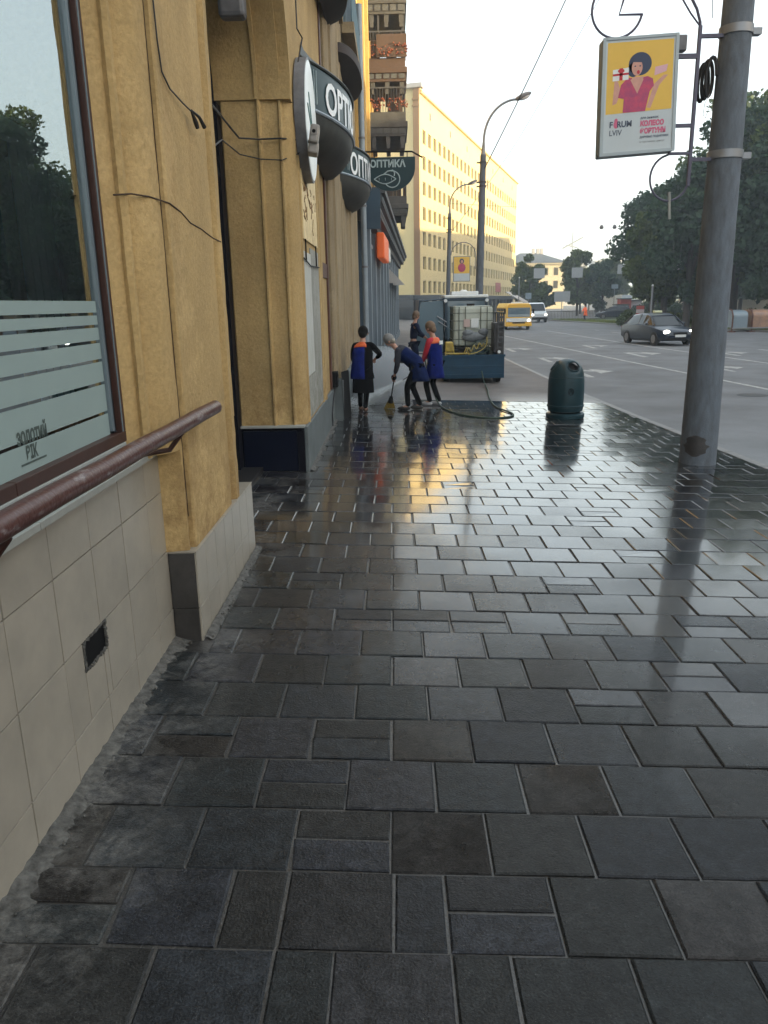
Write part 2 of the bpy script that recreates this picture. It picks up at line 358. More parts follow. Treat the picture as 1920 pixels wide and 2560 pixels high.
def glass_pane_mat():
    m = bpy.data.materials.new('shop_window_glass'); m.use_nodes = True; nt = m.node_tree; nt.nodes.clear()
    N, L = nt.nodes.new, nt.links.new
    o = N('ShaderNodeOutputMaterial'); t = N('ShaderNodeBsdfTransparent'); t.inputs[0].default_value = (.90, .96, .97, 1)
    g = N('ShaderNodeBsdfGlossy'); g.inputs['Roughness'].default_value = .0; g.inputs[0].default_value = (.92, 1, 1, 1)
    fr = N('ShaderNodeFresnel'); fr.inputs[0].default_value = 4.4; ms = N('ShaderNodeMixShader')
    L(fr.outputs[0], ms.inputs[0]); L(t.outputs[0], ms.inputs[1]); L(g.outputs[0], ms.inputs[2]); L(ms.outputs[0], o.inputs[0])
    return m
M_pane = glass_pane_mat()
M_frost = mat('frosted_film', (.25, .32, .315), .55, var=.08, vscale=3)
def vol_mat(name, dens, nscale, col=(.9, .95, 1)):
    m = bpy.data.materials.new(name); m.use_nodes = True; nt = m.node_tree; nt.nodes.clear()
    N, L = nt.nodes.new, nt.links.new
    o = N('ShaderNodeOutputMaterial'); v = N('ShaderNodeVolumePrincipled'); v.inputs['Color'].default_value = (*col, 1)
    if nscale:
        g = N('ShaderNodeNewGeometry'); n = N('ShaderNodeTexNoise'); n.inputs['Scale'].default_value = nscale; n.inputs['Detail'].default_value = 3
        L(g.outputs['Position'], n.inputs[0]); L(mrange_col(N, L, n.outputs[0], .35, .75, 0, dens), v.inputs['Density'])
    else: v.inputs['Density'].default_value = dens
    L(v.outputs[0], o.inputs['Volume']); return m

# ------------------------------------------------------------------ mesh helpers
class MB:
    def __init__(s): s.v = []; s.f = []
    def add(s, vs, fs):
        k = len(s.v); s.v += [tuple(v) for v in vs]; s.f += [tuple(i+k for i in q) for q in fs]; return s
    def box(s, x0, y0, z0, x1, y1, z1):
        return s.add([(x0, y0, z0), (x1, y0, z0), (x1, y1, z0), (x0, y1, z0), (x0, y0, z1), (x1, y0, z1), (x1, y1, z1), (x0, y1, z1)],
                     [(0, 3, 2, 1), (4, 5, 6, 7), (0, 1, 5, 4), (1, 2, 6, 5), (2, 3, 7, 6), (3, 0, 4, 7)])
    def cbox(s, c, sz, rot=None):
        h = [q/2 for q in sz]; vs = []
        for z in (-1, 1):
            for x, y in ((-1, -1), (1, -1), (1, 1), (-1, 1)):
                v = Vector((x*h[0], y*h[1], z*h[2]))
                if rot is not None: v = rot @ v
                vs.append(v + Vector(c))
        return s.add(vs, [(0, 3, 2, 1), (4, 5, 6, 7), (0, 1, 5, 4), (1, 2, 6, 5), (2, 3, 7, 6), (3, 0, 4, 7)])
    def prism(s, poly, z0, z1, axis='z', closed=True):
        n = len(poly)
        def P(a, b, z): return {'z': (a, b, z), 'x': (z, a, b), 'y': (a, z, b)}[axis]
        vs = [P(a, b, z0) for a, b in poly]+[P(a, b, z1) for a, b in poly]
        fs = [(i, (i+1) % n, n+(i+1) % n, n+i) for i in range(n)]
        if closed: fs += [tuple(range(n-1, -1, -1)), tuple(range(n, 2*n))]
        return s.add(vs, fs)
    def tube(s, pts, rad, n=8, cap=True):
        pts = [Vector(p) for p in pts]; rs = rad if isinstance(rad, (list, tuple)) else [rad]*len(pts)
        rings = []; up = Vector((0, 0, 1)); prev = None
        for i, p in enumerate(pts):
            d = (pts[min(i+1, len(pts)-1)]-pts[max(i-1, 0)]).normalized()
            if prev is None: a = d.cross(up if abs(d.z) < .95 else Vector((1, 0, 0))).normalized()
            else: a = (prev - d*prev.dot(d)).normalized()
            prev = a; b = d.cross(a)
            rings.append([p + rs[i]*(math.cos(2*math.pi*k/n)*a + math.sin(2*math.pi*k/n)*b) for k in range(n)])
        vs = [v for q in rings for v in q]; fs = []
        for i in range(len(pts)-1):
            for k in range(n): fs.append((i*n+k, i*n+(k+1) % n, (i+1)*n+(k+1) % n, (i+1)*n+k))
        if cap: fs += [tuple(range(n-1, -1, -1)), tuple((len(pts)-1)*n+k for k in range(n))]
        return s.add(vs, fs)
    def lathe(s, prof, c=(0, 0, 0), n=24, skip=None, sx=1, sy=1):
        vs = []; fs = []; m_ = len(prof)
        for rr, z in prof:
            for k in range(n): vs.append((c[0]+sx*rr*math.cos(2*math.pi*k/n), c[1]+sy*rr*math.sin(2*math.pi*k/n), c[2]+z))
        for i in range(m_-1):
            for k in range(n):
                if skip and skip(i, k): continue
                fs.append((i*n+k, i*n+(k+1) % n, (i+1)*n+(k+1) % n, (i+1)*n+k))
        return s.add(vs, fs)
    def sphere(s, c, rad, n=12, m_=8, rot=None):
        rr = rad if isinstance(rad, (tuple, list)) else (rad,)*3
        vs = []; fs = []
        for i in range(m_+1):
            t = math.pi*i/m_
            for k in range(n):
                v = Vector((rr[0]*math.sin(t)*math.cos(2*math.pi*k/n), rr[1]*math.sin(t)*math.sin(2*math.pi*k/n), rr[2]*math.cos(t)))
                if rot is not None: v = rot @ v
                vs.append(v + Vector(c))
        for i in range(m_):
            for k in range(n): fs.append((i*n+k, (i+1)*n+k, (i+1)*n+(k+1) % n, i*n+(k+1) % n))
        return s.add(vs, fs)
    def quad(s, *p): return s.add(p, [tuple(range(len(p)))])

WM = {}
def mesh_of(name, mb, smooth=False):
    me = bpy.data.meshes.new(name); me.from_pydata([tuple(v) for v in mb.v], [], mb.f); me.validate(); me.update()
    if smooth:
        me.polygons.foreach_set('use_smooth', [True]*len(me.polygons))
        try: me.set_sharp_from_angle(angle=R(40))
        except Exception: pass
    return me
def ob(name, mb, m_, parent=None, smooth=False, bevel=0, kind=None, label=None, world_coords=True, fixn=True):
    """one mesh object; vertices are given in world coordinates unless world_coords is False"""
    if parent is not None and world_coords:
        inv = WM[parent.name].inverted(); mb.v = [tuple(inv @ Vector(v)) for v in mb.v]
    me = mesh_of(name, mb, smooth)
    if fixn:
        bm = bmesh.new(); bm.from_mesh(me); bmesh.ops.recalc_face_normals(bm, faces=bm.faces); bm.to_mesh(me); bm.free()
    o = bpy.data.objects.new(name, me); COL.objects.link(o); me.materials.append(m_)
    if parent is not None: o.parent = parent; WM[o.name] = WM[parent.name]
    else: WM[o.name] = Matrix.Identity(4)
    if bevel:
        b = o.modifiers.new('bevel', 'BEVEL'); b.width = bevel; b.segments = 2; b.limit_method = 'ANGLE'; b.angle_limit = R(35)
    if kind: o['kind'] = kind
    if label: o['label'] = label
    return o
def thing(name, label, cat, loc=(0, 0, 0), rz=0, group=None):
    o = bpy.data.objects.new(name, None); COL.objects.link(o); o.location = loc; o.rotation_euler = (0, 0, rz)
    o.empty_display_size = .2
    WM[o.name] = Matrix.Translation(loc) @ Matrix.Rotation(rz, 4, 'Z')
    o['label'] = label; o['category'] = cat
    if group: o['group'] = group
    return o
def tag(o, label, cat, group=None):
    o['label'] = label; o['category'] = cat
    if group: o['group'] = group
    return o
def copy_thing(root, loc, rz, label, group=None, scale=None):
    c = root.copy(); COL.objects.link(c); c.location = loc; c.rotation_euler = (0, 0, rz); c['label'] = label
    if scale: c.scale = (scale,)*3
    if group: c['group'] = group
    def rec(a, b):
        for ch in list(a.children):
            d = ch.copy(); COL.objects.link(d); d.parent = b; rec(ch, d)
    rec(root, c); return c
def inst(name, me, loc, rot, parent):
    o = bpy.data.objects.new(name, me); COL.objects.link(o); o.location = loc; o.rotation_euler = rot
    if parent is not None: o.parent = parent
    return o
def text_mb(txt, size, fn, bold=0.0, align='LEFT'):
    cu = bpy.data.curves.new('t', 'FONT'); cu.body = txt; cu.size = size; cu.offset = bold; cu.align_x = align; cu.resolution_u = 3
    t = bpy.data.objects.new('t', cu); COL.objects.link(t)
    dg = bpy.context.evaluated_depsgraph_get(); me = bpy.data.meshes.new_from_object(t.evaluated_get(dg))
    mb = MB(); mb.add([fn(v.co.x, v.co.y) for v in me.vertices], [tuple(p.vertices) for p in me.polygons])
    bpy.data.objects.remove(t); bpy.data.curves.remove(cu); bpy.data.meshes.remove(me)
    return mb

TILT = 0.035
def gz(x): return -TILT*x                  # the pavement falls gently towards the kerb
def kerbx(y):
    P = [(-6, 6.2), (2, 5.6), (5, 5.25), (10, 4.92), (15, 4.62), (18.3, 4.48), (30, 4.3), (50, 4.15), (80, 3.9), (99, 3.2)]
    for (a, xa), (b, xb) in zip(P, P[1:]):
        if y <= b: return xa+(xb-xa)*(y-a)/(b-a)
    return P[-1][1]
ROADZ = -.27

# ================================================================== SETTING
g = MB().quad((-1500, -300, -.34), (1500, -300, -.34), (1500, 2500, -.34), (-1500, 2500, -.34))
ob('ground', g, M_soil, kind='structure')
rd = MB(); ys = list(range(-10, 160, 6))
def road_r(y): return 27 if y < 45 else (27+(y-45)*.05)
for a, b in zip(ys, ys[1:]):
    n = 8
    for k in range(n):
        xa0 = kerbx(a)-.3+(road_r(a)-kerbx(a))*k/n; xa1 = kerbx(a)-.3+(road_r(a)-kerbx(a))*(k+1)/n
        xb0 = kerbx(b)-.3+(road_r(b)-kerbx(b))*k/n; xb1 = kerbx(b)-.3+(road_r(b)-kerbx(b))*(k+1)/n
        rd.quad((xa0, a, ROADZ), (xa1, a, ROADZ), (xb1, b, ROADZ), (xb0, b, ROADZ))
rd.quad((3, 158, ROADZ), (40, 158, ROADZ), (110, 420, ROADZ), (80, 420, ROADZ))
ob('road', rd, M_road, kind='structure')
# painted road markings
mk = MB(); Z1 = ROADZ+.004
def stripe(pts, w, brk=None):
    for (x0, y0), (x1, y1) in zip(pts, pts[1:]):
        d = Vector((x1-x0, y1-y0)).normalized(); n = Vector((-d.y, d.x))*w/2; Ln = math.hypot(x1-x0, y1-y0)
        if not brk: mk.quad((x0-n.x, y0-n.y, Z1), (x1-n.x, y1-n.y, Z1), (x1+n.x, y1+n.y, Z1), (x0+n.x, y0+n.y, Z1))
        else:
            t = 0
            while t < Ln:
                a, b = t, min(t+brk[0], Ln); p = (x0+d.x*a, y0+d.y*a); q = (x0+d.x*b, y0+d.y*b)
                mk.quad((p[0]-n.x, p[1]-n.y, Z1), (q[0]-n.x, q[1]-n.y, Z1), (q[0]+n.x, q[1]+n.y, Z1), (p[0]+n.x, p[1]+n.y, Z1)); t += brk[0]+brk[1]
stripe([(10.6, 2), (9.36, 19.5), (8.66, 29.6), (7.37, 51.8), (6.9, 75)], .15)
stripe([(14.2, 8), (12.98, 27.3), (12.17, 39.5), (11.6, 60)], .15)
stripe([(16.9, 22), (15.7, 38), (15.2, 60)], .14, (2.2, 3))
stripe([(9.9, 60), (9.6, 90)], .14, (2, 3))
def arrow(x, y, ln, hd, bend=0):
    mk.quad((x-.09, y, Z1), (x+.09, y, Z1), (x+.09, y+ln, Z1), (x-.09, y+ln, Z1))
    mk.add([(x-.38, y+ln, Z1), (x+.38, y+ln, Z1), (x, y+ln+hd, Z1)], [(0, 1, 2)])
def arrow_r(x, y, s=1):     # stem towards the viewer with a head turned to the right
    mk.quad((x-.09*s, y, Z1), (x+.09*s, y, Z1), (x+.09*s, y+2.2*s, Z1), (x-.09*s, y+2.2*s, Z1))
    mk.quad((x+.09*s, y+1.9*s, Z1), (x+.5*s, y+1.5*s, Z1), (x+.5*s, y+1.9*s, Z1), (x+.09*s, y+2.3*s, Z1))
    mk.add([(x+.5*s, y+1.0*s, Z1), (x+1.0*s, y+1.6*s, Z1), (x+.5*s, y+2.4*s, Z1)], [(0, 1, 2)])
for (x, y, s) in ((5.9, 29.5, 1.1), (5.9, 23.4, 1.2), (10.0, 31.2, 1.3), (10.6, 24.4, .9), (5.5, 36, 1.2), (9.6, 37.6, 1.1), (13.6, 31, 1.1)):
    arrow_r(x, y, s)
ob('road_markings', mk, M_line, kind='structure')
mh = MB().lathe([(.0, .004), (.33, .004), (.35, .0)], (8.47, 18.4, ROADZ+.004), 24)
ob('manhole_cover', mh, M_polestain, kind='structure')

# pavement bed, asphalt apron beyond the slabs
def wallx(y):
    return -1.42-.0 if y < 4.3 else (-1.2 if y < 6.12 else (-1.95 if y < 9.17 else (-1.1 if y < 13.4 else -1.0)))
PAVE_END = 16.6
pv = MB(); ys = [-6+.5*i for i in range(int((PAVE_END+6)/.5)+1)]
for a, b in zip(ys, ys[1:]):
    xa, xb = kerbx(a)-.12, kerbx(b)-.12
    pv.quad((-2.3, a, gz(-2.3)-.0095), (xa, a, gz(xa)-.0095), (xb, b, gz(xb)-.0095), (-2.3, b, gz(-2.3)-.0095))
pavement = ob('pavement', pv, M_bed, kind='structure')
ap = MB(); ys = [PAVE_END+i*2 for i in range(42)]
for a, b in zip(ys, ys[1:]):
    xa, xb = kerbx(a)-.12, kerbx(b)-.12
    ap.quad((-2.3, a, gz(-2.3)-.003), (xa, a, gz(xa)-.003), (xb, b, gz(xb)-.003), (-2.3, b, gz(-2.3)-.003))
ob('pavement_asphalt', ap, M_apron, kind='structure')

def slab_mesh(name, w, d, ch=.007, h=.045, seed=0):
    mb = MB(); x, y = w/2, d/2; rq = random.Random(seed*13+int(w*1000)+int(d*700))
    mb.add([(-x, -y, -h), (x, -y, -h), (x, y, -h), (-x, y, -h), (-x, -y, -ch*.8), (x, -y, -ch*.8), (x, y, -ch*.8), (-x, y, -ch*.8),
            (-x+ch, -y+ch, 0), (x-ch, -y+ch, 0), (x-ch, y-ch, 0), (-x+ch, y-ch, 0)],
           [(0, 1, 5, 4), (1, 2, 6, 5), (2, 3, 7, 6), (3, 0, 4, 7), (4, 5, 9, 8), (5, 6, 10, 9), (6, 7, 11, 10), (7, 4, 8, 11), (8, 9, 10, 11)])
    for c_ in range(4):         # corners worn back by different amounts
        k = rq.choice((0, .001, .002, .004, .012 if seed == 3 else .003)); sx_ = 1 if mb.v[c_][0] < 0 else -1; sy_ = 1 if mb.v[c_][1] < 0 else -1
        for lv in (0, 4, 8): v = mb.v[lv+c_]; mb.v[lv+c_] = (v[0]+sx_*k, v[1]+sy_*k*rq.uniform(.4, 1), v[2]-(k*.35 if lv == 8 else 0))
    me = mesh_of(name, mb); me.materials.append(M_slab); return me
PX, PY, J = .376, .3548, .0065
slabs = []
special = {   # y-row index (row 0 starts at y=1.645): x start -> 'h' two half-depth, 'w' split into half widths
    0: {-.418: 'w', .334: 'w'}, 1: {-1.36: 'h', -.61: 'W', -.234: None, .142: 'h'}, 2: {-.418: 'h'}, 3: {-.606: 'h'},
    4: {-.794-.376: 'h', -.418: 'h'}, 5: {.9: 'h'}, 6: {1.5: 'h'}, 7: {-1.17: 'h', -.79: 'h', 2.6: 'h'}, 8: {-.4: 'h', -.05: 'h', .33: 'h', 1.05: 'h', 1.8: 'h'}}
shift = {1: 0.0}
for row in range(-9, 43):
    y0 = 1.645+row*PY
    odd = row % 2 == 0
    x = (-1.170 if odd else -.982) - PX*3
    y1 = y0+PY
    if y1 > PAVE_END+.1: break
    xl = wallx((y0+y1)/2)+.07; xr = kerbx((y0+y1)/2)-.13
    rs = random.Random(row*31+5)
    if row == 1: cells = [(-1.36, .387, 'h'), (-.973, .368, ''), (-.605, .195, ''), (-.41, .38, ''), (-.03, .18, ''), (.15, .376, 'h')]
    elif row == 0: cells = [(-1.55, .382, ''), (-1.168, .378, ''), (-.79, .378, ''), (-.412, .19, ''), (-.222, .376, ''), (.154, .188, '')]
    else: cells = None
    items = []
    if cells:
        items = list(cells); x = cells[-1][0]+cells[-1][1]
        while x < 6: items.append((x, PX, '')); x += PX
    else:
        while x < 6:
            k = ''
            for sx_, kk in special.get(row, {}).items():
                if kk == 'h' and abs(sx_-x) < .12: k = 'h'
            if not k and row > 8 and rs.random() < .05: k = 'h'
            items.append((x, PX, k)); x += PX
    for (x, w, k) in items:
        a, b = max(x, xl), min(x+w, xr)
        if b-a < .05: continue
        if k == 'h':
            slabs.append((a, b, y0, y0+PY*.49)); slabs.append((a, b, y0+PY*.49, y1))
        else: slabs.append((a, b, y0, y1))
def seen(s):
    cx, cy = (s[0]+s[1])/2, (s[2]+s[3])/2
    return cy > 1.3 and abs(cx/(cy*.98+.53)) < .52
slabs.sort(key=lambda s: (0 if seen(s) else 1, s[3]))
cache = {}; farslab = MB()
for i, s in enumerate(slabs):
    w, d = s[1]-s[0]-J, s[3]-s[2]-J; cx, cy = (s[0]+s[1])/2, (s[2]+s[3])/2
    rr = random.Random(i*7+1); dz = rr.uniform(-.003, .003)
    rot = (rr.uniform(-.007, .007), TILT+rr.uniform(-.007, .007), rr.uniform(-.007, .007))
    if i < 300 and seen(s):
        key = (round(w, 2), round(d, 2), rr.randrange(5))
        if key not in cache: cache[key] = slab_mesh('paving_slab', w, d, seed=key[2])
        inst('paving_slab', cache[key], (cx+rr.uniform(-.0015, .0015), cy+rr.uniform(-.0015, .0015), gz(cx)+dz), rot, pavement)
    else:
        mb = MB(); x, y, ch, h = w/2, d/2, .007, .045
        E_ = Euler(rot).to_matrix()
        vs = [(-x, -y, -h), (x, -y, -h), (x, y, -h), (-x, y, -h), (-x, -y, -ch*.8), (x, -y, -ch*.8), (x, y, -ch*.8), (-x, y, -ch*.8),
              (-x+ch, -y+ch, 0), (x-ch, -y+ch, 0), (x-ch, y-ch, 0), (-x+ch, y-ch, 0)]
        farslab.add([E_ @ Vector(v) + Vector((cx, cy, gz(cx)+dz)) for v in vs],
                    [(0, 1, 5, 4), (1, 2, 6, 5), (2, 3, 7, 6), (3, 0, 4, 7), (4, 5, 9, 8), (5, 6, 10, 9), (6, 7, 11, 10), (7, 4, 8, 11), (8, 9, 10, 11)])
ob('paving_slabs', farslab, M_slab, pavement, kind='stuff', fixn=False)

# kerb
kb = MB(); kerb = None
kf = MB()
for q in range(-4, 60, 4):
    xa, xb = kerbx(q), kerbx(q+4)
    kf.add([(xa-.14, q, -.45), (xa+.06, q, -.45), (xb+.06, q+4, -.45), (xb-.14, q+4, -.45), (xa-.14, q, -.285), (xa+.06, q, -.285), (xb+.06, q+4, -.285), (xb-.14, q+4, -.285)],
           [(0, 3, 2, 1), (4, 5, 6, 7), (0, 1, 5, 4), (1, 2, 6, 5), (2, 3, 7, 6), (3, 0, 4, 7)])
kroot = ob('kerb', kf, M_mortar, kind='structure')
y = -4.0; i = 0
while y < 60:
    ln = 1.0; a, b = y+.004, y+ln-.004; rr = random.Random(i+99)
    xa, xb = kerbx(a)+rr.uniform(-.008, .008), kerbx(b)+rr.uniform(-.008, .008)
    za, zb = gz(xa)+.004, gz(xb)+.004
    mb = MB().add([(xa-.12, a, -.4), (xa+.04, a, -.4), (xb+.04, b, -.4), (xb-.12, b, -.4), (xa-.12, a, za), (xa+.02, a, za-.002), (xb+.02, b, zb-.002), (xb-.12, b, zb), ],
                  [(0, 3, 2, 1), (4, 5, 6, 7), (0, 1, 5, 4), (1, 2, 6, 5), (2, 3, 7, 6), (3, 0, 4, 7)])
    ob('kerbstone', mb, M_kerb, kroot, bevel=.012); y += ln; i += 1

# rough mortar strip and pebbles where wall and pavement meet
ms = MB(); rr = random.Random(3)
def strip(x_of, y0, y1, w, h):
    n = int((y1-y0)/.03); rows = []
    for i in range(n+1):
        y = y0+(y1-y0)*i/n; xw = x_of(y); ww = w*(.75+.5*rr.random()); hh = h*(.6+.8*rr.random())
        z = gz(xw)
        rows.append([(xw, y, z+hh), (xw+ww*.45, y, z+hh*.5*(.6+.6*rr.random())), (xw+ww, y, z-.012)])
    vs = [p for q in rows for p in q]; fs = []
    for i in range(n):
        for k in range(2): fs.append((i*3+k, i*3+k+1, (i+1)*3+k+1, (i+1)*3+k))
    ms.add(vs, fs)
strip(lambda y: -1.37, -1, 4.32, .10, .02); strip(lambda y: -1.185, 4.32, 6.15, .05, .012); strip(lambda y: -1.06, 9.2, 13.4, .06, .015)
for _ in range(170):
    y = rr.uniform(1.2, 6.1); x = (-1.36 if y < 4.3 else -1.18)+abs(rr.gauss(0, .055)); q = rr.uniform(.003, .010)
    ms.sphere((x, y, gz(x)+q*.4), (q, q*rr.uniform(.8, 1.6), q*.7), 5, 3)
ob('mortar_strip', ms, M_mortar, kind='stuff')

# ================================================================== NEAR BUILDING (ochre plaster)
bld = thing('plaster_building', 'old ochre plaster street building with a tiled plinth, filling the left side', 'building', (-1.6, 4, 0))
TOP = 17.0
# back masses
core = MB()
core.box(-8, -6, 5.6, -1.50, 4.0, TOP)          # above the shop window
core.box(-8, 4.0, -.3, -1.95, 6.1, TOP); core.box(-1.949, 5.72, 5.9, -1.3, 6.1, TOP)
core.box(-8, 9.3, -.3, -1.35, 13.3, TOP)
core.box(-8, 13.3, -.3, -1.15, 22.0, TOP)
core.box(-8, 6.1, 5.75, -1.3, 9.3, TOP)
core.box(-8, -6, -.3, -1.45, -.5, 5.6)
core.box(-1.75, -.5, -.3, -1.40, 4.25, 1.19)
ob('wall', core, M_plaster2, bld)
# shop interior seen through the glass
inr = MB(); inr.quad((-5.5, -.5, .4), (-1.75, -.5, .4), (-1.75, 4, .4), (-5.5, 4, .4)); inr.quad((-5.5, -.5, .4), (-5.5, 4, .4), (-5.5, 4, 5.5), (-5.5, -.5, 5.5))
inr.quad((-5.5, 3.98, .4), (-1.52, 3.98, .4), (-1.52, 3.98, 5.5), (-5.5, 3.98, 5.5)); inr.quad((-5.5, -.5, 5.5), (-1.52, -.5, 5.5), (-1.52, 4, 5.5), (-5.5, 4, 5.5))
inr.quad((-5.5, -.49, .4), (-1.52, -.49, .4), (-1.52, -.49, 5.5), (-5.5, -.49, 5.5))
ob('shop_interior', inr, M_dark, bld)
ob('mirrored_reveal', MB().box(-1.64, 3.962, .5, -1.455, 3.976, 5.4), mat('mirrored_reveal_beige', (.42, .34, .20), .8), bld)  # beige strip added behind the pane in place of the pilaster's reflection
bl = MB(); 
for k in range(9): bl.box(-1.658-.006*(k % 2), 3.59+.0405*k, 1.25, -1.65-.006*(k % 2), 3.59+.0405*k+.0415, 2.70)
ob('window_blind', bl, M_blind, bld)
ob('blind_roller', MB().tube([(-1.65, 3.30, 2.755), (-1.65, 3.955, 2.735)], .045, 16), M_white, bld, smooth=True)
# tiled plinth under the window
zz = [.035, .245, .61, .97, 1.195]; yy = [-.74+.397*k for k in range(14)]
gm = MB(); gm.box(-1.42, -.8, -.1, -1.372, 4.33, 1.2)
plin = ob('tiled_plinth', gm, M_grout, bld)
def tile(x, y0, y1, z0, z1, m_=M_tile, skew=None):
    e = .003; mb = MB().box(x-.012, y0+e, z0+e, x, y1-e, z1-e)
    o = ob('tile', mb, m_, plin, bevel=.0015)
    return o
for a, b in zip(yy, yy[1:]):
    for k in range(4):
        y0, y1, z0, z1 = a, min(b, 4.33), zz[k], zz[k+1]
        if abs(a-2.833) < .05 and k == 1: pass
        rr = random.Random(int(a*100)+k)
        x = -1.36+rr.uniform(-.0012, .0012)
        if k == 1 and a < 3.03 < b:       # broken vent opening
            tile(x, y0, 3.02, z0, z1); tile(x, 3.02, y1, z0, .475)
        elif k == 1 and a < 3.25 < b:
            tile(x, 3.285, y1, z0, z1); tile(x, y0, 3.285, z0, .475)
        else: tile(x, y0, y1, z0, z1)
# the vent hole, its shade a thin black plate, with its chipped mortar surround
vh = MB(); vh.box(-1.369, 3.03, .478, -1.366, 3.275, .61)
ob('vent_hole_shade', vh, M_black, plin)
vm = MB(); rr = random.Random(8)
for k in range(46):
    t = k/46*4; s = int(t); q = t-s
    y, z = [(3.025+.25*q, .476), (3.28, .476+.135*q), (3.28-.25*q, .607), (3.025, .607-.135*q)][s]
    vm.cbox((-1.3605, y+rr.uniform(-.004, .004), z+rr.uniform(-.004, .004)), (.008, rr.uniform(.01, .024), rr.uniform(.007, .014)), Euler((rr.uniform(0, 3), 0, 0)).to_matrix())
ob('vent_surround', vm, M_mortar, plin)
# bump plinth below pilaster
bp_ = MB().box(-1.42, 4.31, -.1, -1.203, 6.12, .588); bpl = ob('pilaster_plinth', bp_, M_grout, bld); plin2 = bpl
yb = [4.30, 4.52, 4.79, 5.06, 5.33, 5.60, 5.87, 6.13]
for a, b in zip(yb, yb[1:]):
    for z0, z1 in ((.03, .248), (.248, .592)):
        ob('tile', MB().box(-1.203, a+.002, z0+.002, -1.19, b-.002, z1-.002), M_tile, bpl, bevel=.0015)
for z0, z1 in ((.02, .246), (.250, .592)):
    ob('dark_tile', MB().box(-1.355, 4.296, z0, -1.204, 4.309, z1), M_tiledark, bpl, bevel=.0015)
for a, b in ((4.30, 4.75), (4.753, 5.1), (5.103, 5.5), (5.503, 5.85), (5.853, 6.13)):
    ob('coping_tile', MB().box(-1.37, a, .593, -1.188, b, .605), M_tile, bpl, bevel=.0015)
# sill and window
for a, b in ((-.5, .6), (.605, 1.6), (1.605, 2.745), (2.75, 4.24)):
    ob('sill_slab', MB().box(-1.52, a, 1.20, -1.335, b, 1.232), M_sill, bld, bevel=.003)
ob('sill_upstand', MB().box(-1.50, -.5, 1.233, -1.40, 3.93, 1.33), M_sill, bld, bevel=.004)
win = ob('shop_window', MB().box(-1.50, -.5, 1.331, -1.405, 2.745, 1.385).box(-1.50, 2.75, 1.331, -1.405, 3.955, 1.385)
         .box(-1.50, 3.90, 1.386, -1.405, 3.955, 5.55).box(-1.50, -.5, 5.5, -1.405, 3.899, 5.55), M_frame, bld, bevel=.003)
ob('glazing_bead', MB().box(-1.47, 3.865, 1.386, -1.435, 3.899, 5.499), M_seal, win)
ob('aluminium_strip', MB().box(-1.46, 3.835, 1.40, -1.428, 3.8645, 5.499).box(-1.434, 3.905, 1.386, -1.4, 3.912, 5.5), M_alu, win)
ob('pane', MB().quad((-1.445, -.5, 1.386), (-1.445, 3.834, 1.386), (-1.445, 3.834, 5.499), (-1.445, -.5, 5.499)), M_pane, win)
lev = [1.386, 1.5, 1.645, 1.755, 1.845, 1.918, 1.975, 2.035]
for i, (a, b) in enumerate(zip(lev, lev[1:])):
    ga = .007 if i else 0; gb = .007 if i < 6 else 0
    ob('frosted_film', MB().box(-1.444, -.5, a+ga, -1.442, 3.83, b-gb), M_frost, win)
for txt, sz, z, off in (('золотий', .085, 1.50, 0), ('ВІК', .07, 1.435, .06)):
    mbt = text_mb(txt, sz, lambda x, y: (-1.4405, 2.87+off+x*.8, z+y*1.0), .003)
    ob('window_lettering', mbt, mat('grey_window_lettering', (.05, .07, .065), .6), win)
ob('window_lettering', MB().box(-1.441, 2.88, 1.416, -1.4405, 3.10, 1.424), MATS['grey_window_lettering'], win)

# pilaster 1 (vertical mouldings): plan polygon extruded
def arcpts(cx, cy, rad, a0, a1, n): return [(cx+rad*math.cos(R(a0+(a1-a0)*k/n)), cy+rad*math.sin(R(a0+(a1-a0)*k/n))) for k in range(n+1)]
pp = [(-1.9, 3.956), (-1.42, 3.956), (-1.372, 4.04), (-1.366, 4.058), (-1.345, 4.045), (-1.322, 4.058), (-1.318, 4.085), (-1.336, 4.118)]
# roll from (-1.33,4.11) to (-1.222,4.31)
n = 8
for k in range(n+1):
    t = k/n; x = -1.336+.100*t; y_ = 4.13+.23*t; bul = .042*math.sin(math.pi*t); pp.append((x+bul*.85, y_-bul*.5))
pp += [(-1.242, 4.366), (-1.243, 4.384), (-1.216, 4.384), (-1.207, 4.393), (-1.205, 4.41), (-1.205, 5.42), (-1.240, 5.435), (-1.245, 5.53), (-1.212, 5.545), (-1.195, 5.56), (-1.195, 5.66), (-1.205, 5.685), (-1.24, 5.695), (-1.9, 5.70)]
def fine_extrude(poly, zs, jit=.0, seed=1):
    rr = random.Random(seed); mb = MB(); n = len(poly); vs = []
    for z in zs:
        for (x, y_) in poly: vs.append((x+rr.uniform(-jit, jit), y_+rr.uniform(-jit, jit), z))
    fs = []
    for i in range(len(zs)-1):
        for k in range(n): fs.append((i*n+k, i*n+(k+1) % n, (i+1)*n+(k+1) % n, (i+1)*n+k))
    fs += [tuple(range(n)), tuple((len(zs)-1)*n+k for k in range(n))]
    return mb.add(vs, fs)
# the foot flares slightly
low = [((min(x, -1.372) if y_ < 4.295 else x), y_) for x, y_ in pp]
ob('pilaster', fine_extrude(pp, [1.215]+[1.3+.12*k for k in range(50)]+[TOP], .0022, 4), M_plaster, bld, smooth=True)
ob('pilaster_foot', fine_extrude(low, [.606, .68, .76, .84, .92, 1.0, 1.08, 1.16, 1.214], .0022, 5), M_plaster, bld, smooth=True)

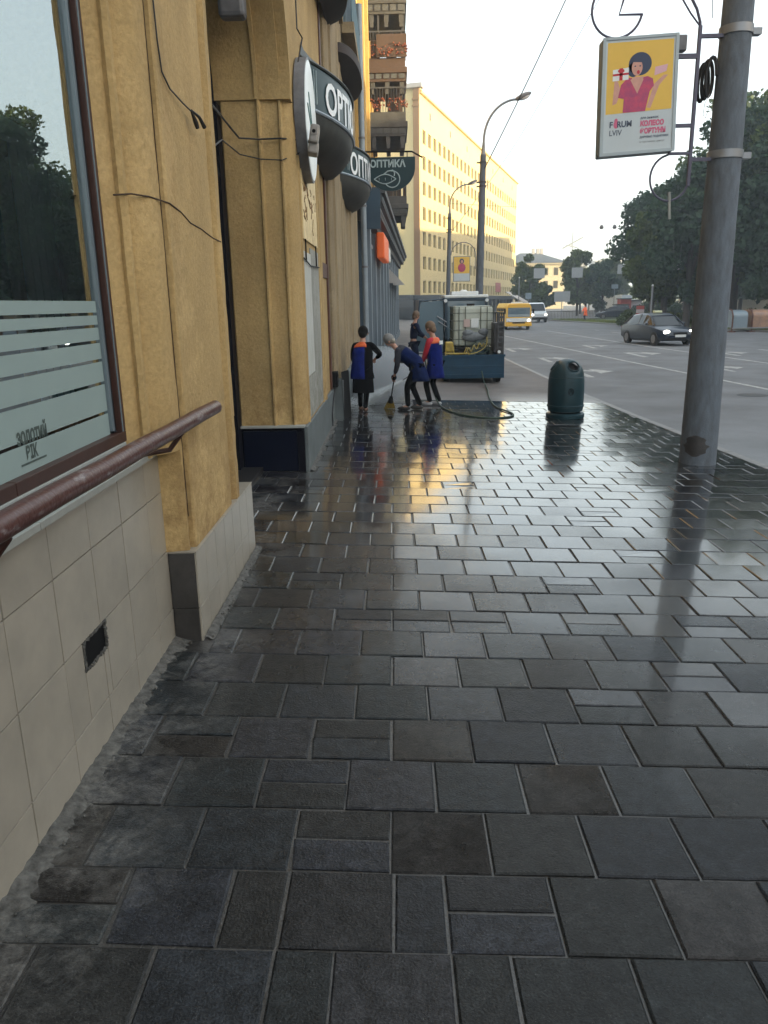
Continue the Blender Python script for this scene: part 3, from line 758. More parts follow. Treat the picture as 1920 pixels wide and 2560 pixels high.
# door recess with arched head
YC, RAD, ZS = 7.64, 1.535, 4.15
jm = [(-1.86, 13.3), (-1.86, 9.21), (-1.85, 9.20), (-1.47, 9.20), (-1.455, 9.165), (-1.435, 9.165), (-1.42, 9.205), (-1.24, 9.235), (-1.225, 9.20), (-1.205, 9.20), (-1.195, 9.235)]
jm += [(-1.19+.11*t, 9.245+.16*t-.04*math.sin(math.pi*t)) for t in [k/7 for k in range(8)]]
jm += [(-1.08, 9.43), (-1.08, 9.52), (-1.062, 9.53), (-1.062, 9.60), (-1.08, 9.61), (-1.08, 11.50), (-1.06, 11.52), (-1.055, 11.62), (-1.085, 11.66), (-1.085, 11.78), (-1.06, 11.80), (-1.05, 11.95), (-1.085, 12.0), (-1.10, 12.02), (-1.10, 13.3)]
ob('door_jamb', fine_extrude(jm, [.575]+[.7+.16*k for k in range(int((ZS-.7)/.16)+1)]+[ZS], .0014, 9), M_plaster, bld, smooth=True)
# arch head: a spandrel block whose underside is a semicircle
ar = MB(); NA = 24; pts = [(YC+RAD*math.cos(math.pi*k/NA), ZS+RAD*math.sin(math.pi*k/NA)) for k in range(NA+1)]
for (ya, za), (yb_, zb) in zip(pts, pts[1:]):
    for (xa, xb, off) in ((-1.95, -1.47, 0), (-1.47, -1.43, -.035), (-1.43, -1.20, .0), (-1.20, -1.085, .03)):
        s_a = (RAD+off)/RAD
        Y = lambda y_: YC+(y_-YC)*s_a
        Z = lambda z_: ZS+(z_-ZS)*s_a
        ar.add([(xa, Y(ya), Z(za)), (xb, Y(ya), Z(za)), (xb, Y(yb_), Z(zb)), (xa, Y(yb_), Z(zb)),
                (xa, ya, 5.9), (xb, ya, 5.9), (xb, yb_, 5.9), (xa, yb_, 5.9)], [(0, 1, 2, 3), (4, 7, 6, 5), (0, 4, 5, 1), (1, 5, 6, 2), (2, 6, 7, 3), (3, 7, 4, 0)])
ar.box(-1.86, YC+RAD, ZS+.001, -1.09, 13.3, TOP); ar.box(-1.95, 6.1, 5.9, -1.086, YC+RAD, TOP)
ob('arch', ar, M_plaster, bld)
# navy door with arched fanlight
dr = MB().box(-2.05, 6.12, .05, -1.96, 9.19, .9)
door = ob('door', dr, M_navydk, bld)
ob('door_frame', MB().box(-1.96, 9.0, .05, -1.862, 9.19, 4.1).box(-1.96, 6.12, .05, -1.90, 6.26, 4.1).box(-1.96, 6.26, 3.02, -1.90, 9.06, 3.12)
   .box(-1.96, 6.26, 2.55, -1.90, 9.06, 2.6).box(-1.96, 6.26, .9, -1.91, 9.06, 1.0).box(-1.96, 7.6, 1.0, -1.91, 7.7, 2.55), M_navydk, door)
ob('fanlight', MB().prism([(YC+1.5*math.cos(math.pi*k/20), 4.1+1.5*math.sin(math.pi*k/20)) for k in range(21)], -1.99, -1.965, 'x'), M_glassb, door)
ob('fanlight_rim', MB().tube([(-1.94, YC+1.52*math.cos(math.pi*k/24), 4.1+1.52*math.sin(math.pi*k/24)) for k in range(25)], .03, 6), M_navydk, door)
ob('pane', MB().box(-2.0, 6.26, 1.0, -1.965, 9.06, 4.1), M_glassb, door)
ob('door_panel', MB().quad((-1.955, 6.2, .06), (-1.955, 9.1, .06), (-1.955, 9.1, .9), (-1.955, 6.2, .9)), M_navy, door)
ob('door_handle', MB().tube([(-1.88, 7.55, .95), (-1.88, 7.55, 1.35)], .015, 8), M_steel, door)
rg = MB()
for k in range(24): rg.tube([(-1.93, 6.3+.118*k, 2.62), (-1.93, 6.3+.118*k, 3.0)], .008, 5)
ob('transom_grille', rg, M_steel, door)
ob('doorstep', MB().box(-2.05, 6.125, -.05, -1.62, 9.165, .10), M_polestain, bld, bevel=.01)
# jamb plinth: glossy dark blue panel with cap, grey render on the street side
ob('jamb_plinth', MB().box(-1.93, 9.19, .0, -1.075, 9.25, .572), M_navydk, bld)
jp = ob('plinth_panel', MB().box(-1.84, 9.158, .045, -1.19, 9.189, .535), M_navy, bld, bevel=.006)
ob('plinth_panel_edge', MB().box(-1.188, 9.150, .03, -1.105, 9.189, .54), M_navydk, bld, bevel=.006)
ob('plinth_cap', MB().box(-1.90, 9.13, .5725, -1.09, 9.235, .60), M_sill, bld, bevel=.004)
pz = MB().add([(-1.10, 9.15, -.05), (-1.055, 9.15, -.05), (-1.055, 13.45, -.05), (-1.10, 13.45, -.05), (-1.10, 9.15, .585), (-1.055, 9.15, .585), (-1.055, 13.45, .585), (-1.10, 13.45, .585)],
              [(0, 3, 2, 1), (4, 5, 6, 7), (0, 1, 5, 4), (1, 2, 6, 5), (2, 3, 7, 6), (3, 0, 4, 7)])
ob('street_plinth', pz, M_plinth, bld, bevel=.008)
# patched panels on the pier between the door and the shops
ob('cream_reflection', MB().box(-1.079, 9.66, 2.76, -1.058, 11.35, 3.62), M_creamrefl, bld, bevel=.003)  # cream colour and scribbles stand in for a sunlit reflection in glass
sc = MB(); rr = random.Random(12)
for k in range(26):
    y0, z0 = rr.uniform(9.8, 11.2), rr.uniform(2.85, 3.4)
    sc.tube([(-1.056, y0, z0), (-1.056, y0+rr.uniform(-.12, .12), z0+rr.uniform(-.05, .09)), (-1.056, y0+rr.uniform(-.15, .15), z0+rr.uniform(.02, .16))], .006, 4)
ob('scribbles', sc, mat('scribble_brown', (.22, .12, .05), .8), bld)
ob('whitish_panel', MB().box(-1.079, 9.62, 1.14, -1.062, 10.38, 2.62), M_whpanel, bld, bevel=.003)  # whitish panel, mottled in upright streaks
ob('patched_panel', MB().box(-1.079, 10.40, .62, -1.066, 11.47, 2.70).box(-1.079, 9.62, .62, -1.066, 10.39, 1.13), M_patch, bld, bevel=.004)
lad = MB()
for yy_ in (9.75, 11.0): lad.tube([(-1.05, yy_, 2.76), (-1.05, yy_, 2.50)], .010, 6)
lad.tube([(-1.05, 9.5, 2.53), (-1.045, 10.2, 2.47), (-1.05, 11.4, 2.50)], .008, 6)
ob('panel_hangers', lad, M_black, bld)
# brown shutter recess and the next pilasters
ob('shutter', MB().box(-1.15, 12.03, .60, -1.118, 13.25, 6.4), mat('brown_grey_shutter', (.15, .12, .095), .6, var=.3, vscale=5), bld)
ob('shutter_frame', MB().box(-1.16, 13.1, .6, -1.07, 13.28, 6.4).box(-1.16, 12.03, 2.4, -1.08, 13.1, 2.62), M_redwood, bld)
def pilaster(y0, y1, xf, xb, seed):
    p = [(xb, y1), (xb, y0), (xf-.10, y0)]
    p += [(xf-.10+.07*t, y0+.30*t-.10*math.sin(math.pi*t)) for t in [k/6 for k in range(1, 7)]]
    w = y1-y0
    p += [(xf-.045, y0+.34), (xf-.045, y0+.38), (xf, y0+.42)]
    for q in (.50, .68):
        p += [(xf, y0+w*q), (xf-.03, y0+w*q+.03), (xf-.03, y0+w*q+.1), (xf+.012, y0+w*q+.16), (xf+.012, y0+w*q+.30), (xf, y0+w*q+.33)]
    p += [(xf, y1-.06), (xf-.02, y1)]
    return fine_extrude(p, [.72]+[1+.25*k for k in range(34)]+[TOP], .0015, seed)
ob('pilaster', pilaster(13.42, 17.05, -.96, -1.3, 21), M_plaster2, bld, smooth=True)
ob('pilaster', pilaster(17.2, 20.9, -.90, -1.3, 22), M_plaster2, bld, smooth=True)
ob('street_plinth', MB().box(-1.3, 13.46, -.05, -.90, 20.9, .72), M_plinth, bld, bevel=.01)
# upper french windows with teal railings, over curved stone canopies
for yc, dx in ((12.6, 0), (17.3, .18)):
    fw = ob('french_window', MB().box(-1.12+dx, yc-.2, 7.3, -1.055+dx, yc+3.6, 10.4), M_glassb, bld)
    fr = MB()
    for k in range(8): fr.box(-1.06+dx, yc-.2+.52*k, 7.3, -1.03+dx, yc-.13+.52*k, 10.4)
    fr.box(-1.06+dx, yc-.2, 8.6, -1.03+dx, yc+3.6, 8.68); ob('window_frame', fr, M_alu, fw)
    rl = MB()
    for k in range(26): rl.tube([(-.93+dx, yc-.2+.15*k, 7.32), (-.93+dx, yc-.2+.15*k, 8.25)], .014, 5)
    rl.tube([(-.93+dx, yc-.25, 8.27), (-.93+dx, yc+3.65, 8.27)], .025, 6); rl.tube([(-.93+dx, yc-.25, 7.36), (-.93+dx, yc+3.65, 7.36)], .018, 6)
    ob('window_railing', rl, M_teal, fw)
    ob('window_ledge', MB().box(-1.12+dx, yc-.4, 7.1, -.88+dx, yc+3.8, 7.29), M_plaster2, fw)
def dslab(yc, half, xw, bul, z, th):
    poly = [(xw, yc-half)]+[(xw+bul*math.sin(math.pi*k/20)**.8, yc-half*math.cos(math.pi*k/20)) for k in range(1, 20)]+[(xw, yc+half)]
    mb = MB(); n = len(poly)
    vs = [(x, y_, z+th) for x, y_ in poly]+[(x, y_, z) for x, y_ in poly]+[(xw+(x-xw)*.15, yc+(y_-yc)*.8, z-.16) for x, y_ in poly]
    fs = [tuple(range(n))]+[(i, i+1, n+i+1, n+i) for i in range(n-1)]+[(n+i, n+i+1, 2*n+i+1, 2*n+i) for i in range(n-1)]+[tuple(range(2*n, 3*n))]
    return mb.add(vs, fs)
for yc in (12.45, 17.6):
    ob('curved_canopy', dslab(yc, 1.85, -1.02, .42, 6.45, .16), mat('dark_canopy_stone', (.045, .035, .035), .8, var=.3, vscale=3), bld, smooth=True)

# ---- things fixed on or standing by the near building
rail = thing('handrail', 'chipped brown painted pipe handrail running below the shop window', 'handrail', (-1.12, 3, 1.40))
P0, P1 = Vector((-1.13, -.6, 1.42)), Vector((-1.105, 4.70, 1.405))
mrail = mat('chipped_brown_paint', (.22, .19, .19), .38, var=.9, vscale=14, col2=(.055, .014, .010), stretch=(1, .35, 1), bump=.3, bscale=50, rvar=.1)
def nz(m_):   # shift the ramp so only the upper worn parts show pale metal
    for nd in m_.node_tree.nodes:
        if nd.type == 'VALTORGB': nd.color_ramp.elements[0].position = .57; nd.color_ramp.elements[1].position = .68
nz(mrail)
rt = MB(); n = 40
rt.tube([P0.lerp(P1, k/n)+Vector((0, 0, .0015*math.sin(k*.9))) for k in range(n+1)], .041, 20, cap=False)
ob('pipe', rt, mrail, rail, smooth=True)
ob('pipe_end', MB().tube([P1-Vector((0, .002, 0)), P1+Vector((0, .0015, 0))], .040, 20), mat('pipe_end_dark', (.05, .035, .03), .7), rail)
for y_ in (.3, 2.1, 4.0): ob('bracket', MB().tube([(-1.12, y_, 1.37), (-1.2, y_, 1.27), (-1.36, y_, 1.245)], .014, 8), M_frame, rail)

def cable(name, pts, rad, label, kids=None):
    c = thing(name, label, 'cable', pts[0]); ob('wire', MB().tube(pts, rad, 6), M_cable, c)
    if kids: kids(c)
    return c
cable('loose_cable', [(-1.235, 4.28, 6.2), (-1.225, 4.36, 4.6), (-1.195, 4.41, 3.5), (-1.196, 4.43, 3.32), (-1.197, 4.47, 3.19), (-1.195, 4.6, 3.14), (-1.18, 4.80, 3.115), (-1.165, 4.93, 3.10)], .0045,
      'thin black cable hanging down the nearest pilaster with a loose taped end',
      lambda c: (ob('taped_end', MB().tube([(-1.165, 4.92, 3.105), (-1.155, 4.97, 3.05), (-1.15, 4.985, 3.02)], [.006, .016, .012], 6), M_cable, c),
                 ob('taped_end', MB().tube([(-1.163, 4.92, 3.105), (-1.145, 5.03, 3.09), (-1.135, 5.10, 3.05)], [.005, .010, .014], 6), M_cable, c)))
ck = MB().tube([(-1.352, 3.98, 2.53), (-1.30, 4.09, 2.548), (-1.25, 4.22, 2.55), (-1.201, 4.42, 2.54), (-1.203, 4.65, 2.52), (-1.203, 4.85, 2.48), (-1.203, 5.1, 2.47), (-1.203, 5.3, 2.45), (-1.203, 5.42, 2.44), (-1.194, 5.62, 2.43)], .0045, 5)
ob('wall_crack', ck, mat('crack_shadow_brown', (.05, .028, .015), .9), bld)
ob('wall_crack', MB().tube([(-1.238, 4.378, .8), (-1.239, 4.378, 1.6), (-1.238, 4.377, 2.6), (-1.239, 4.378, 3.6), (-1.238, 4.378, 5)], .0028, 5), MATS['crack_shadow_brown'], bld)
cable('strung_cable', [(-1.20, 5.66, 3.30), (-1.5, 7.4, 3.62), (-1.62, 8.9, 3.72), (-1.44, 9.14, 3.75), (-1.21, 9.17, 3.76), (-1.05, 9.5, 3.80), (-.98, 9.6, 3.82)], .010, 'upper sagging black cable strung across the door recess towards the camera')
cable('strung_cable', [(-1.20, 5.66, 3.05), (-1.5, 7.4, 3.42), (-1.62, 8.9, 3.56), (-1.44, 9.14, 3.55), (-1.21, 9.17, 3.54), (-1.06, 9.5, 3.66), (-1.0, 9.6, 3.78)], .007, 'lower thin cable strung across the door recess under a thicker one')
cable('sign_cable', [(-1.05, 9.75, 6.5), (-1.04, 9.7, 5.3), (-1.03, 9.6, 4.95), (-.99, 9.75, 4.90), (-1.04, 9.62, 4.6), (-1.03, 9.6, 4.1), (-.99, 9.55, 3.9)], .009, 'cable running down the wall to the white oval sign',
      lambda c: ob('junction_box', MB().box(-1.075, 9.5, 4.02, -1.0, 9.62, 4.22), M_greymet, c, bevel=.008))
cable('plinth_cable', [(-1.03, 13.38, .66), (-1.04, 13.0, .45), (-1.045, 12.7, .25), (-1.035, 12.6, .06)], .012, 'cable dropping from the small black box on the grey plinth',
      lambda c: ob('black_box', MB().box(-1.08, 13.25, .62, -.98, 13.46, .88), M_black, c, bevel=.008))

lamp = thing('wall_lamp', 'grey box lamp hanging inside the arched door recess', 'lamp', (-1.56, 8.6, 4.76))
ob('lamp_housing', MB().box(-1.69, 8.55, 4.755, -1.43, 8.75, 5.15), M_greymet, lamp, bevel=.04)
ob('lamp_stem', MB().tube([(-1.56, 8.65, 5.15), (-1.56, 8.65, 5.4)], .02, 8), M_greymet, lamp)

ov = thing('oval_sign', 'white round lightbox sign fixed flat on the pier wall', 'sign', (-1.08, 10.02, 4.09))
def disc(yc, zc, ry, rz, x0, x1, n=40): return MB().prism([(yc+ry*math.cos(2*math.pi*k/n), zc+rz*math.sin(2*math.pi*k/n)) for k in range(n)], x0, x1, 'x')
ob('rim', disc(10.02, 4.09, .66, .67, -1.075, -.955), M_greymet, ov, smooth=True)
ob('sign_face', disc(10.02, 4.09, .63, .64, -.9545, -.948), M_signw, ov)
gx = MB()
for a in ((9.6, 4.2, 9.95, 3.9), (9.75, 4.35, 10.1, 3.75), (9.9, 4.05, 10.3, 3.95)): gx.tube([(-.946, a[0], a[1]), (-.946, (a[0]+a[2])/2+.08, (a[1]+a[3])/2), (-.946, a[2], a[3])], .010, 5)
ob('sign_print', gx, mat('sign_print_teal', (.12, .25, .25), .5), ov)

cc = thing('security_camera', 'beige box security camera mounted in front of the white round sign', 'camera', (-.87, 9.4, 3.78))
rot = Euler((R(-8), R(10), R(4))).to_matrix()
ob('housing', MB().cbox((-.865, 9.42, 3.83), (.105, .18, .20), rot), M_camera, cc, bevel=.025)
ob('housing_lower', MB().cbox((-.885, 9.44, 3.69), (.115, .16, .13), rot), M_camera, cc, bevel=.02)
ob('lens_ring', MB().tube([(-.86, 9.335, 3.855), (-.86, 9.322, 3.857)], .038, 18), M_camera, cc)
ob('lens', MB().tube([(-.86, 9.325, 3.856), (-.86, 9.318, 3.857)], .020, 16), M_black, cc)
ob('camera_arm', MB().tube([(-.90, 9.5, 3.78), (-1.06, 9.55, 3.80)], .018, 8), M_camera, cc)

def curved_sign(yc, half, xw, bul, z0, z1, txt, label, tx0, sz):
    t_ = thing('curved_shop_sign', label, 'sign', (xw, yc, (z0+z1)/2), group='curved green shop signs')
    def P(t, z, k=1.0): return (xw+bul*(1-t*t)*k, yc+half*t, z)
    n = 28; ts = [-1+2*i/n for i in range(n+1)]
    mb = MB(); vs = []; fs = []
    for t in ts: vs += [P(t, z0), P(t, z1)]
    for i in range(n): fs.append((2*i, 2*i+2, 2*i+3, 2*i+1))
    mb.add(vs, fs); mb.add([(xw, yc-half, z0), P(-1, z0), P(-1, z1), (xw, yc-half, z1)], [(0, 1, 2, 3)])
    ob('sign_band', mb, M_signg, t_, smooth=True)
    mb = MB(); vs = []; fs = []; q = 7
    for j in range(q+1):
        s = j/q
        for t in ts:
            w = math.cos(s*math.pi/2); vs.append((xw+bul*(1-t*t)*w+.0, yc+half*t*(.35+.65*w), z0-.02-.40*math.sin(s*math.pi/2)))
    for j in range(q):
        for i in range(n): fs.append((j*(n+1)+i, j*(n+1)+i+1, (j+1)*(n+1)+i+1, (j+1)*(n+1)+i))
    ob('soffit', mb.add(vs, fs), M_signsoff, t_, smooth=True)
    mb = MB(); vs = []; fs = []
    for t in ts: vs += [P(t, z1+.025, 1.04), (xw, yc+half*t*.95, z1+.20)]
    for i in range(n): fs.append((2*i, 2*i+2, 2*i+3, 2*i+1))
    ob('top_cap', mb.add(vs, fs), M_signgd, t_, smooth=True)
    for z in (z0, z1+.01):
        ob('trim', MB().tube([P(t, z, 1.02) for t in ts], .022, 6), M_signgd if z > z0 else M_pipe, t_, smooth=True)
    # letters follow the curved face
    L_ = [0]; 
    for a, b in zip(ts, ts[1:]): L_.append(L_[-1]+(Vector(P(b, 0))-Vector(P(a, 0))).length)
    def at(s):
        for i in range(n):
            if L_[i+1] >= s: return ts[i]+(ts[i+1]-ts[i])*(s-L_[i])/(L_[i+1]-L_[i])
        return 1
    def fn(x, y):
        t = at(tx0+x); p = P(t, z0+.05+y); d = Vector((half, 2*bul*t*1.0, 0)).normalized()   # outward normal
        nrm = Vector((half, 2*bul*t, 0)).normalized(); return (p[0]+nrm.x*.012, p[1]+nrm.y*.012, p[2])
    ob('lettering', text_mb(txt, sz, fn, .012), M_letter, t_)
    dd = MB()
    for s in (.30, .36): dd.tube([tuple(Vector(P(at(s), z))+Vector((.01, 0, 0))) for z in (z0+.08, z0+.3, z1-.06)], .006, 4)
    ob('lettering', dd, M_letterg, t_)
curved_sign(12.45, 2.15, -1.08, .50, 4.34, 4.86, 'OPTICA', 'nearer curved dark green shop sign lettered OPTICA beside the white round sign', .62, .52)
curved_sign(17.3, 2.0, -.96, .50, 4.34, 4.86, 'ОПТИКА', 'farther small curved dark green sign lettered ОПТИКА behind the larger one', .40, .50)

bs = thing('hanging_sign', 'dark teal half round hanging sign lettered ОПТИКА with an eye logo', 'sign', (-.6, 19, 5.2))
poly = [(-.59, 5.20), (.53, 5.19)]+[(.53-.0-1.12*(1-math.cos(math.pi*k/28))/2*1.0, 4.93-.45*math.sin(math.pi*k/28)) for k in range(29)]
poly = [(-.59, 5.20), (.53, 5.20)]+[(-.03+.56*math.cos(math.pi*k/28), 4.98-.50*math.sin(math.pi*k/28)) for k in range(29)]
ob('sign_board', MB().prism(poly, 18.97, 19.03, 'y'), M_signg, bs)
ob('lettering', text_mb('ОПТИКА', .205, lambda x, y: (x*.93-.5, 18.962, 4.99+y), .008), M_letterg, bs)
def ring(cx, cz, rr_, th, y_, a0=0, a1=360): return MB().tube([(cx+rr_*math.cos(R(a)), y_, cz+rr_*math.sin(R(a))) for a in np.linspace(a0, a1, 30)], th, 5)
lg = ring(.0, 4.73, .175, .013, 18.962, -150, 100)
for sgn in (1, -1): lg.tube([(-.41+.5*k/14, 18.962, 4.735+sgn*.10*math.sin(math.pi*k/14)) for k in range(15)], .012, 5)
for k in range(3): lg.tube([(-.30+.14*k, 18.962, 4.735), (-.29+.14*k, 18.962, 4.735)], .03, 8)
lg.tube([(-.2, 18.962, 4.83), (-.1, 18.962, 4.90), (.02, 18.962, 4.92), (.06, 18.962, 4.86), (.05, 18.962, 4.80)], .014, 5)
ob('logo', lg, M_letterg, bs)
ob('hanging_bar', MB().tube([(-.95, 19, 5.33), (.46, 19, 5.31), (.70, 19, 5.18)], .02, 6).tube([(-.4, 19, 5.32), (-.4, 19, 5.2)], .01, 5).tube([(.35, 19, 5.32), (.35, 19, 5.2)], .01, 5), M_black, bs)

dp = thing('downpipe', 'grey zinc rainwater downpipe between the ochre and the blue shop fronts', 'downpipe', (-.75, 21.2, 0))
ob('pipe', MB().tube([(-.75, 21.2, .1), (-.75, 21.2, 9)], .075, 14), M_pipe, dp, smooth=True)
for z in (1.2, 2.9, 4.4, 6.0): ob('pipe_clamp', MB().tube([(-.75, 21.2, z), (-.75, 21.2, z+.05)], .088, 14), M_greymet, dp)
bpnl = thing('black_panel', 'narrow black board leaning on the grey plinth behind the first worker', 'board', (-.86, 13.9, 0))
ob('board_face', MB().add([(-.90, 13.44, .01), (-.80, 13.9, .01), (-.80, 13.94, .01), (-.90, 13.48, .01), (-.93, 13.44, .86), (-.83, 13.9, .86), (-.83, 13.94, .86), (-.93, 13.48, .86)],
   [(0, 3, 2, 1), (4, 5, 6, 7), (0, 1, 5, 4), (1, 2, 6, 5), (2, 3, 7, 6), (3, 0, 4, 7)]), M_black, bpnl)

# ================================================================== SHOP FRONT AND UPPER BUILDING BEYOND
def sx(y): return -.80+.0345*(y-22)
sf = thing('blue_shopfront', 'blue grey shop front with a heavy projecting cornice along the pavement', 'shop', (-.8, 22, 0))
def obl(y0, y1, d0, d1, z0, z1):   # box following the slightly turned front: d = distance out from it
    return [(sx(y0)+d0, y0, z0), (sx(y0)+d1, y0, z0), (sx(y1)+d1, y1, z0), (sx(y1)+d0, y1, z0), (sx(y0)+d0, y0, z1), (sx(y0)+d1, y0, z1), (sx(y1)+d1, y1, z1), (sx(y1)+d0, y1, z1)]
BF = [(0, 3, 2, 1), (4, 5, 6, 7), (0, 1, 5, 4), (1, 2, 6, 5), (2, 3, 7, 6), (3, 0, 4, 7)]
ob('wall', MB().add(obl(22, 52, -1.2, 0, -.3, 4.4), BF), M_shopblue, sf)
k = 0; y = 22.9
while y < 51:
    ob('pilaster', MB().add(obl(y, y+.45, .001, .13, .35, 4.1), BF).add(obl(y-.08, y+.53, .001, .18, -.2, .35), BF), M_shopgrey, sf)
    ob('shop_window', MB().add(obl(y+.75, y+2.0, .001, .03, .6, 3.6), BF), M_shopglass, sf)
    ob('window_frame', MB().add(obl(y+.68, y+.75, .001, .07, .5, 3.7), BF).add(obl(y+2.0, y+2.07, .001, .07, .5, 3.7), BF).add(obl(y+.68, y+2.07, .001, .08, 3.6, 3.7), BF), M_shopgrey, sf)
    y += 2.5
ob('cornice', MB().add(obl(21.9, 53, -.3, .22, 4.15, 4.4), BF).add(obl(21.85, 53, -.3, .40, 4.4, 4.62), BF).add(obl(21.8, 53, -.3, .52, 4.62, 4.80), BF).add(obl(21.75, 53, -.3, .62, 4.80, 4.95), BF), M_cornice, sf)
ob('cornice_moulding', MB().add(obl(21.88, 53, .401, .43, 4.52, 4.56), BF).add(obl(21.88, 53, .521, .545, 4.70, 4.74), BF), M_shopgrey, sf)
ob('end_panel', MB().box(-.85, 21.55, 3.9, -.32, 21.74, 4.9), M_shopblue, sf)
os_ = thing('orange_sign', 'orange and white lightbox sign under the shop cornice', 'sign', (-.5, 27, 4))
ob('sign_box', MB().add(obl(25.2, 28.6, .18, .42, 3.35, 4.12), BF), M_orange, os_, bevel=.05)
ob('sign_end', MB().add(obl(28.65, 29.6, .18, .44, 3.4, 3.9), BF), M_white, os_, bevel=.05)
aw = thing('small_awning', 'small pale folded awning over the far end of the shop front', 'awning', (-.1, 40, 3))
mb = MB()
for k in range(2):
    y0 = 37+k*5; mb.add([(sx(y0), y0, 3.6), (sx(y0)+.7, y0, 2.9), (sx(y0+3.4)+.7, y0+3.4, 2.9), (sx(y0+3.4), y0+3.4, 3.6), (sx(y0), y0, 2.88)], [(0, 1, 2, 3), (0, 4, 1)])
ob('awning_cloth', mb, M_concr, aw)

ub = thing('balcony_building', 'tall yellow apartment building with stacked balconies above the blue shop front', 'building', (-2, 30, 0))
ob('wall', MB().box(-9, 22.02, 4.6, -1.15, 60, 20).box(-9, 22.02, -.3, -2.2, 60, 4.6), M_plaster_y, ub)
for y in (24, 30.5, 36.3, 43, 49, 55): ob('wall_pilaster', MB().box(-1.15, y, 4.97, -.93, y+1.1, 19.8), M_plaster_y, ub)
for y in (26.5, 33, 46, 52):
    for z in (5.6, 9.0, 12.3, 15.6):
        w = ob('window', MB().box(-1.149, y, z, -1.13, y+1.5, z+2.0), M_glassb, ub)
        ob('window_frame', MB().box(-1.149, y-.1, z-.1, -1.10, y, z+2.1).box(-1.149, y+1.5, z-.1, -1.10, y+1.6, z+2.1).box(-1.149, y, z+2.0, -1.10, y+1.5, z+2.1).box(-1.129, y+.7, z, -1.10, y+.78, z+2), M_white, w)
def balcony(z, th, rail_h, mrail_, panel=False, flowers=False, inset=0):
    b = ob('balcony', MB().box(-1.15+0, 38+inset, z, .66, 41.5, z+th*.35).box(-1.15, 37.92+inset, z+th*.35, .74, 41.58, z+th*.6).box(-1.15, 38+inset, z+th*.6, .66, 41.5, z+th), M_balc if not panel else M_balcbr, ub, bevel=.02)
    rl = MB(); zt = z+th
    for k in range(14): rl.box(-1.0+.125*k, 38.0, zt, -.975+.125*k, 38.03, zt+rail_h)
    for k in range(26): rl.box(.62, 38.1+.13*k, zt, .645, 38.125+.13*k, zt+rail_h)
    rl.box(-1.1, 37.98, zt+rail_h, .68, 38.05, zt+rail_h+.06).box(.60, 38, zt+rail_h, .67, 41.5, zt+rail_h+.06)
    ob('railing', rl, M_rail, b)
    cb_ = MB()
    for q in (-.9, -.25, .4): cb_.box(q, 38.05, z-.28, q+.2, 41.4, z-.001).box(q+.02, 38.0, z-.5, q+.18, 39.2, z-.281)
    ob('corbel', cb_, M_balc, b)
    mo = MB()
    for q in range(5): mo.box(-1.0+.34*q, 37.96, z+.12, -.74+.34*q, 37.999, z+th*.33)
    ob('moulded_panel', mo, M_cornice, b)
    ju = MB(); rj = random.Random(int(z*5))
    for q in range(9):
        xx = rj.uniform(-.9, .5); ju.box(xx, 38.25+.1*q, zt, xx+rj.uniform(.1, .3), 38.32+.1*q, zt+rj.uniform(.4, 1.3))
    ob('balcony_clutter', ju, M_balcbr if int(z) % 2 else M_redwood, b)
    if panel: ob('panel', MB().box(-.6, 37.9, zt, .72, 37.955, zt+.9), M_balcbr, b)
    if flowers:
        fl = MB(); rr = random.Random(int(z*9))
        for k in range(70):
            c = (rr.uniform(-.9, .75), rr.uniform(37.75, 38.0), zt+rr.uniform(.0, .5)*rail_h+.05); q = rr.uniform(.03, .07)
            fl.cbox(c, (q, q, q), Euler((rr.random()*3, rr.random()*3, 0)).to_matrix())
        ob('flowers', fl, M_flower, b, kind='stuff')
    return b
balcony(5.9, .85, .95, None, flowers=False); balcony(9.28, 1.0, .95, None, flowers=True)
b3 = balcony(11.5, .95, 1.0, None, panel=True, flowers=True); b4 = balcony(14.15, 1.1, 1.0, None)
ob('balcony_column', MB().box(.50, 38.1, 12.4, .62, 38.22, 14.15).box(.50, 41.3, 12.4, .62, 41.42, 14.15).box(-.55, 38.1, 12.4, -.47, 38.18, 14.15), M_rail, b3)
ob('balcony_column', MB().box(.52, 38.1, 16.1, .64, 38.22, 18), M_rail, b4)

# ================================================================== STREET FURNITURE
BX, BY = 3.15, 14.3; bz = gz(BX)
bn = thing('litter_bin', 'dark teal domed litter bin standing on the wet pavement', 'bin', (BX, BY, bz))
prof = [(.27, .12), (.315, .13), (.325, .20), (.33, .5), (.325, .68), (.315, .74)]
for k in range(1, 9): a = k/8*math.pi/2; prof.append((.315*math.cos(a), .74+.33*math.sin(a)))
NB = 40; np_ = len(prof)
def skipb(i, k):
    if i < 7 or i > 9: return False
    return (k % 13) in (1, 2, 3, 4, 5, 6) and not (i == 7 and (k % 13) in (1, 6))
bb = MB().lathe(prof, (BX, BY, bz), NB, skip=lambda i, k: skipb(i, (k+11) if True else k))
o = ob('shell', bb, M_binG, bn, smooth=True); s_ = o.modifiers.new('solid', 'SOLIDIFY'); s_.thickness = .012
ob('base', MB().lathe([(0, 0), (.345, .0), (.35, .02), (.35, .075), (.33, .09), (0, .09)], (BX, BY, bz), 40), M_binG, bn, smooth=True)
ob('inner_ring', MB().lathe([(.27, .09), (.27, .14)], (BX, BY, bz), 32), M_black, bn)
ob('seam', MB().lathe([(.331, .205), (.338, .21), (.338, .235), (.331, .24)], (BX, BY, bz), 40).lathe([(.319, .735), (.326, .74), (.319, .75)], (BX, BY, bz), 40), M_binG, bn, smooth=True)
rim = MB()
